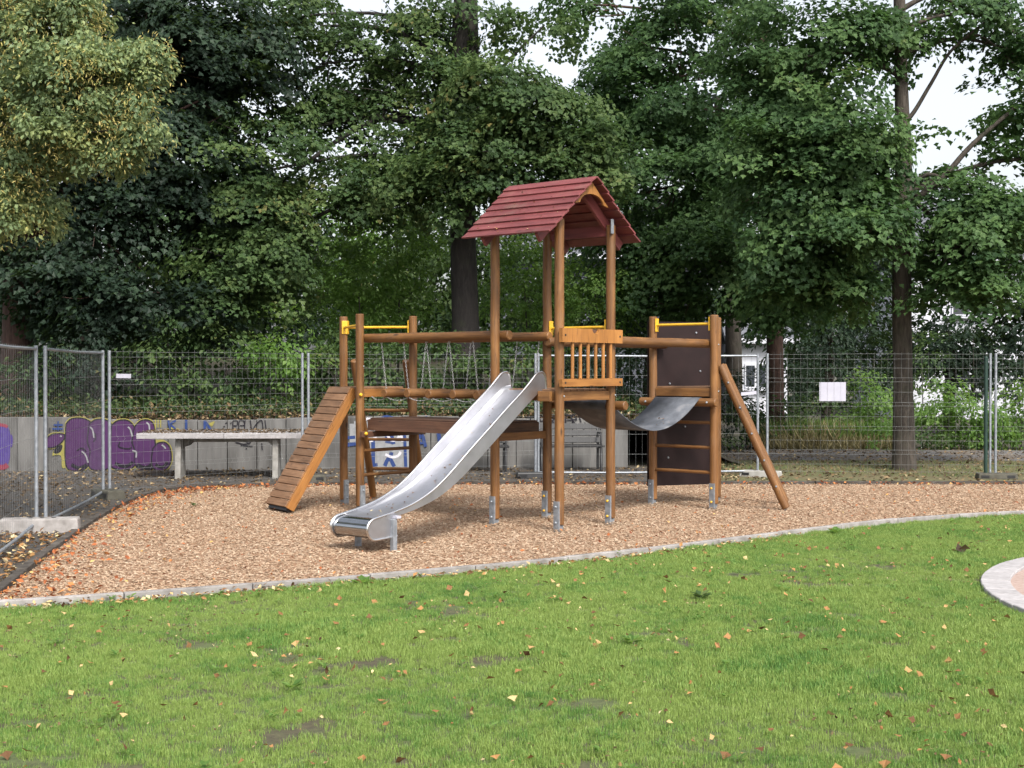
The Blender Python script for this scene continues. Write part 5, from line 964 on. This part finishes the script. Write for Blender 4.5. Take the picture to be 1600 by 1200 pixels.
weed(988, 1008, 14, 0.085, 'pale yellow-green leafy weed standing out in the middle of the lawn'); weed(566, 917, 10, 0.11, 'small leafy weed at the kerb below the slide'); weed(1306, 836, 9, 0.12, 'single bright leafy weed on the kerb at right'); weed(1095, 938, 16, 0.09, 'dark low weed clump in the lawn below the tower', L_OLIVE); weed(302, 792, 8, 0.07, 'tiny green weed alone in the wood chips at left', L_OLIVE); weed(455, 1082, 12, 0.075, 'leafy weed in the lawn near the bottom left of centre', L_BRIGHT)
c = gnd(1493, 865); o = bulk('dead_leaf', *(lambda t: (t[0], t[1]))(leaf_geo(np.array([[0, 0, .02], [.03, .01, .02]]), np.array([[.1, -.6, .8], [-.2, .5, .8]]), np.array([[1., 0.1, .1], [1., .3, 0.2]]), np.array([.12, .13]), np.array([.1, .3]), 'maple')), L_FALLENDARK, np.array([.05, .05, .6, .6]), None, Matrix.Translation(Vector((c[0], c[1], 0.02))))
tag(o, 'large curled dead brown leaf on the lawn left of the paved circle', 'leaf')
# wood chips
def chipmat():
    m, nt, b, o = newmat('wood_chip'); oi = nt.nodes.new('ShaderNodeObjectInfo'); v = worldpos(nt); f = noise(nt, v, 0.8, 4, 0.6)
    c = ramp(nt, oi.outputs['Random'], [(0.0, (0.14, 0.088, 0.056)), (0.06, (0.26, 0.172, 0.108)), (0.34, (0.355, 0.252, 0.168)), (0.72, (0.420, 0.312, 0.218)), (1.0, (0.50, 0.395, 0.295))])
    c = mix(nt, ramp(nt, f, [(0.35, (0, 0, 0)), (0.65, (0.28, 0.28, 0.28))]), c, (0.31, 0.195, 0.115)); nt.links.new(c, b.inputs['Base Color']); b.inputs['Roughness'].default_value = 0.9; return m
M_CHIP = chipmat()
chips = []
for i in range(8):
    l, w_, h = rnd.uniform(.011, .030), rnd.uniform(.006, .012), rnd.uniform(.002, .004); mb = MB(); mb.box((0, 0, 0), (l, w_, h)); me = mesh(f'chip{i}', [(a + rnd.uniform(-.003, .003), b + rnd.uniform(-.002, .002), c_ + rnd.uniform(-.001, .001)) for a, b, c_ in mb.v], mb.f, M_CHIP); chips.append(me)
chipc = source_collection('chip_piece', chips)
n = 280000; x = rg.uniform(-5.2, 10.9, n); y = rg.uniform(9.9, 20.9, n); k = inside(play_poly, x, y) & (np.abs(x) < y * 0.44 + 1.8) & (rg.random(n) < np.clip(1.15 - (y - 11) * 0.035, .4, 1)); x, y = x[k], y[k]; n = len(x)
hx, hy, hz = [], [], []
for k_, (a_, b_) in POSTS.items():
    q = CFM @ Vector((a_, b_, 0)); r_ = np.abs(rg.normal(size=260)) * 0.12 + 0.03; t_ = rg.random(260) * 6.283
    hx.append(q.x + r_ * np.cos(t_)); hy.append(q.y + r_ * np.sin(t_)); hz.append(np.clip(0.045 - r_ * 0.16, 0.004, 1) * rg.random(260))
hx, hy, hz = map(np.concatenate, (hx, hy, hz)); zc = np.r_[rg.uniform(0.0, 0.014, n), hz]; x = np.r_[x, hx]; y = np.r_[y, hy]; n = len(x)
scatter('wood_chips', np.c_[x, y, zc], np.c_[rg.normal(size=n) * .22, rg.normal(size=n) * .22, rg.random(n) * 6.28], rg.uniform(0.7, 1.35, n), rg.integers(0, 8, n), chipc)
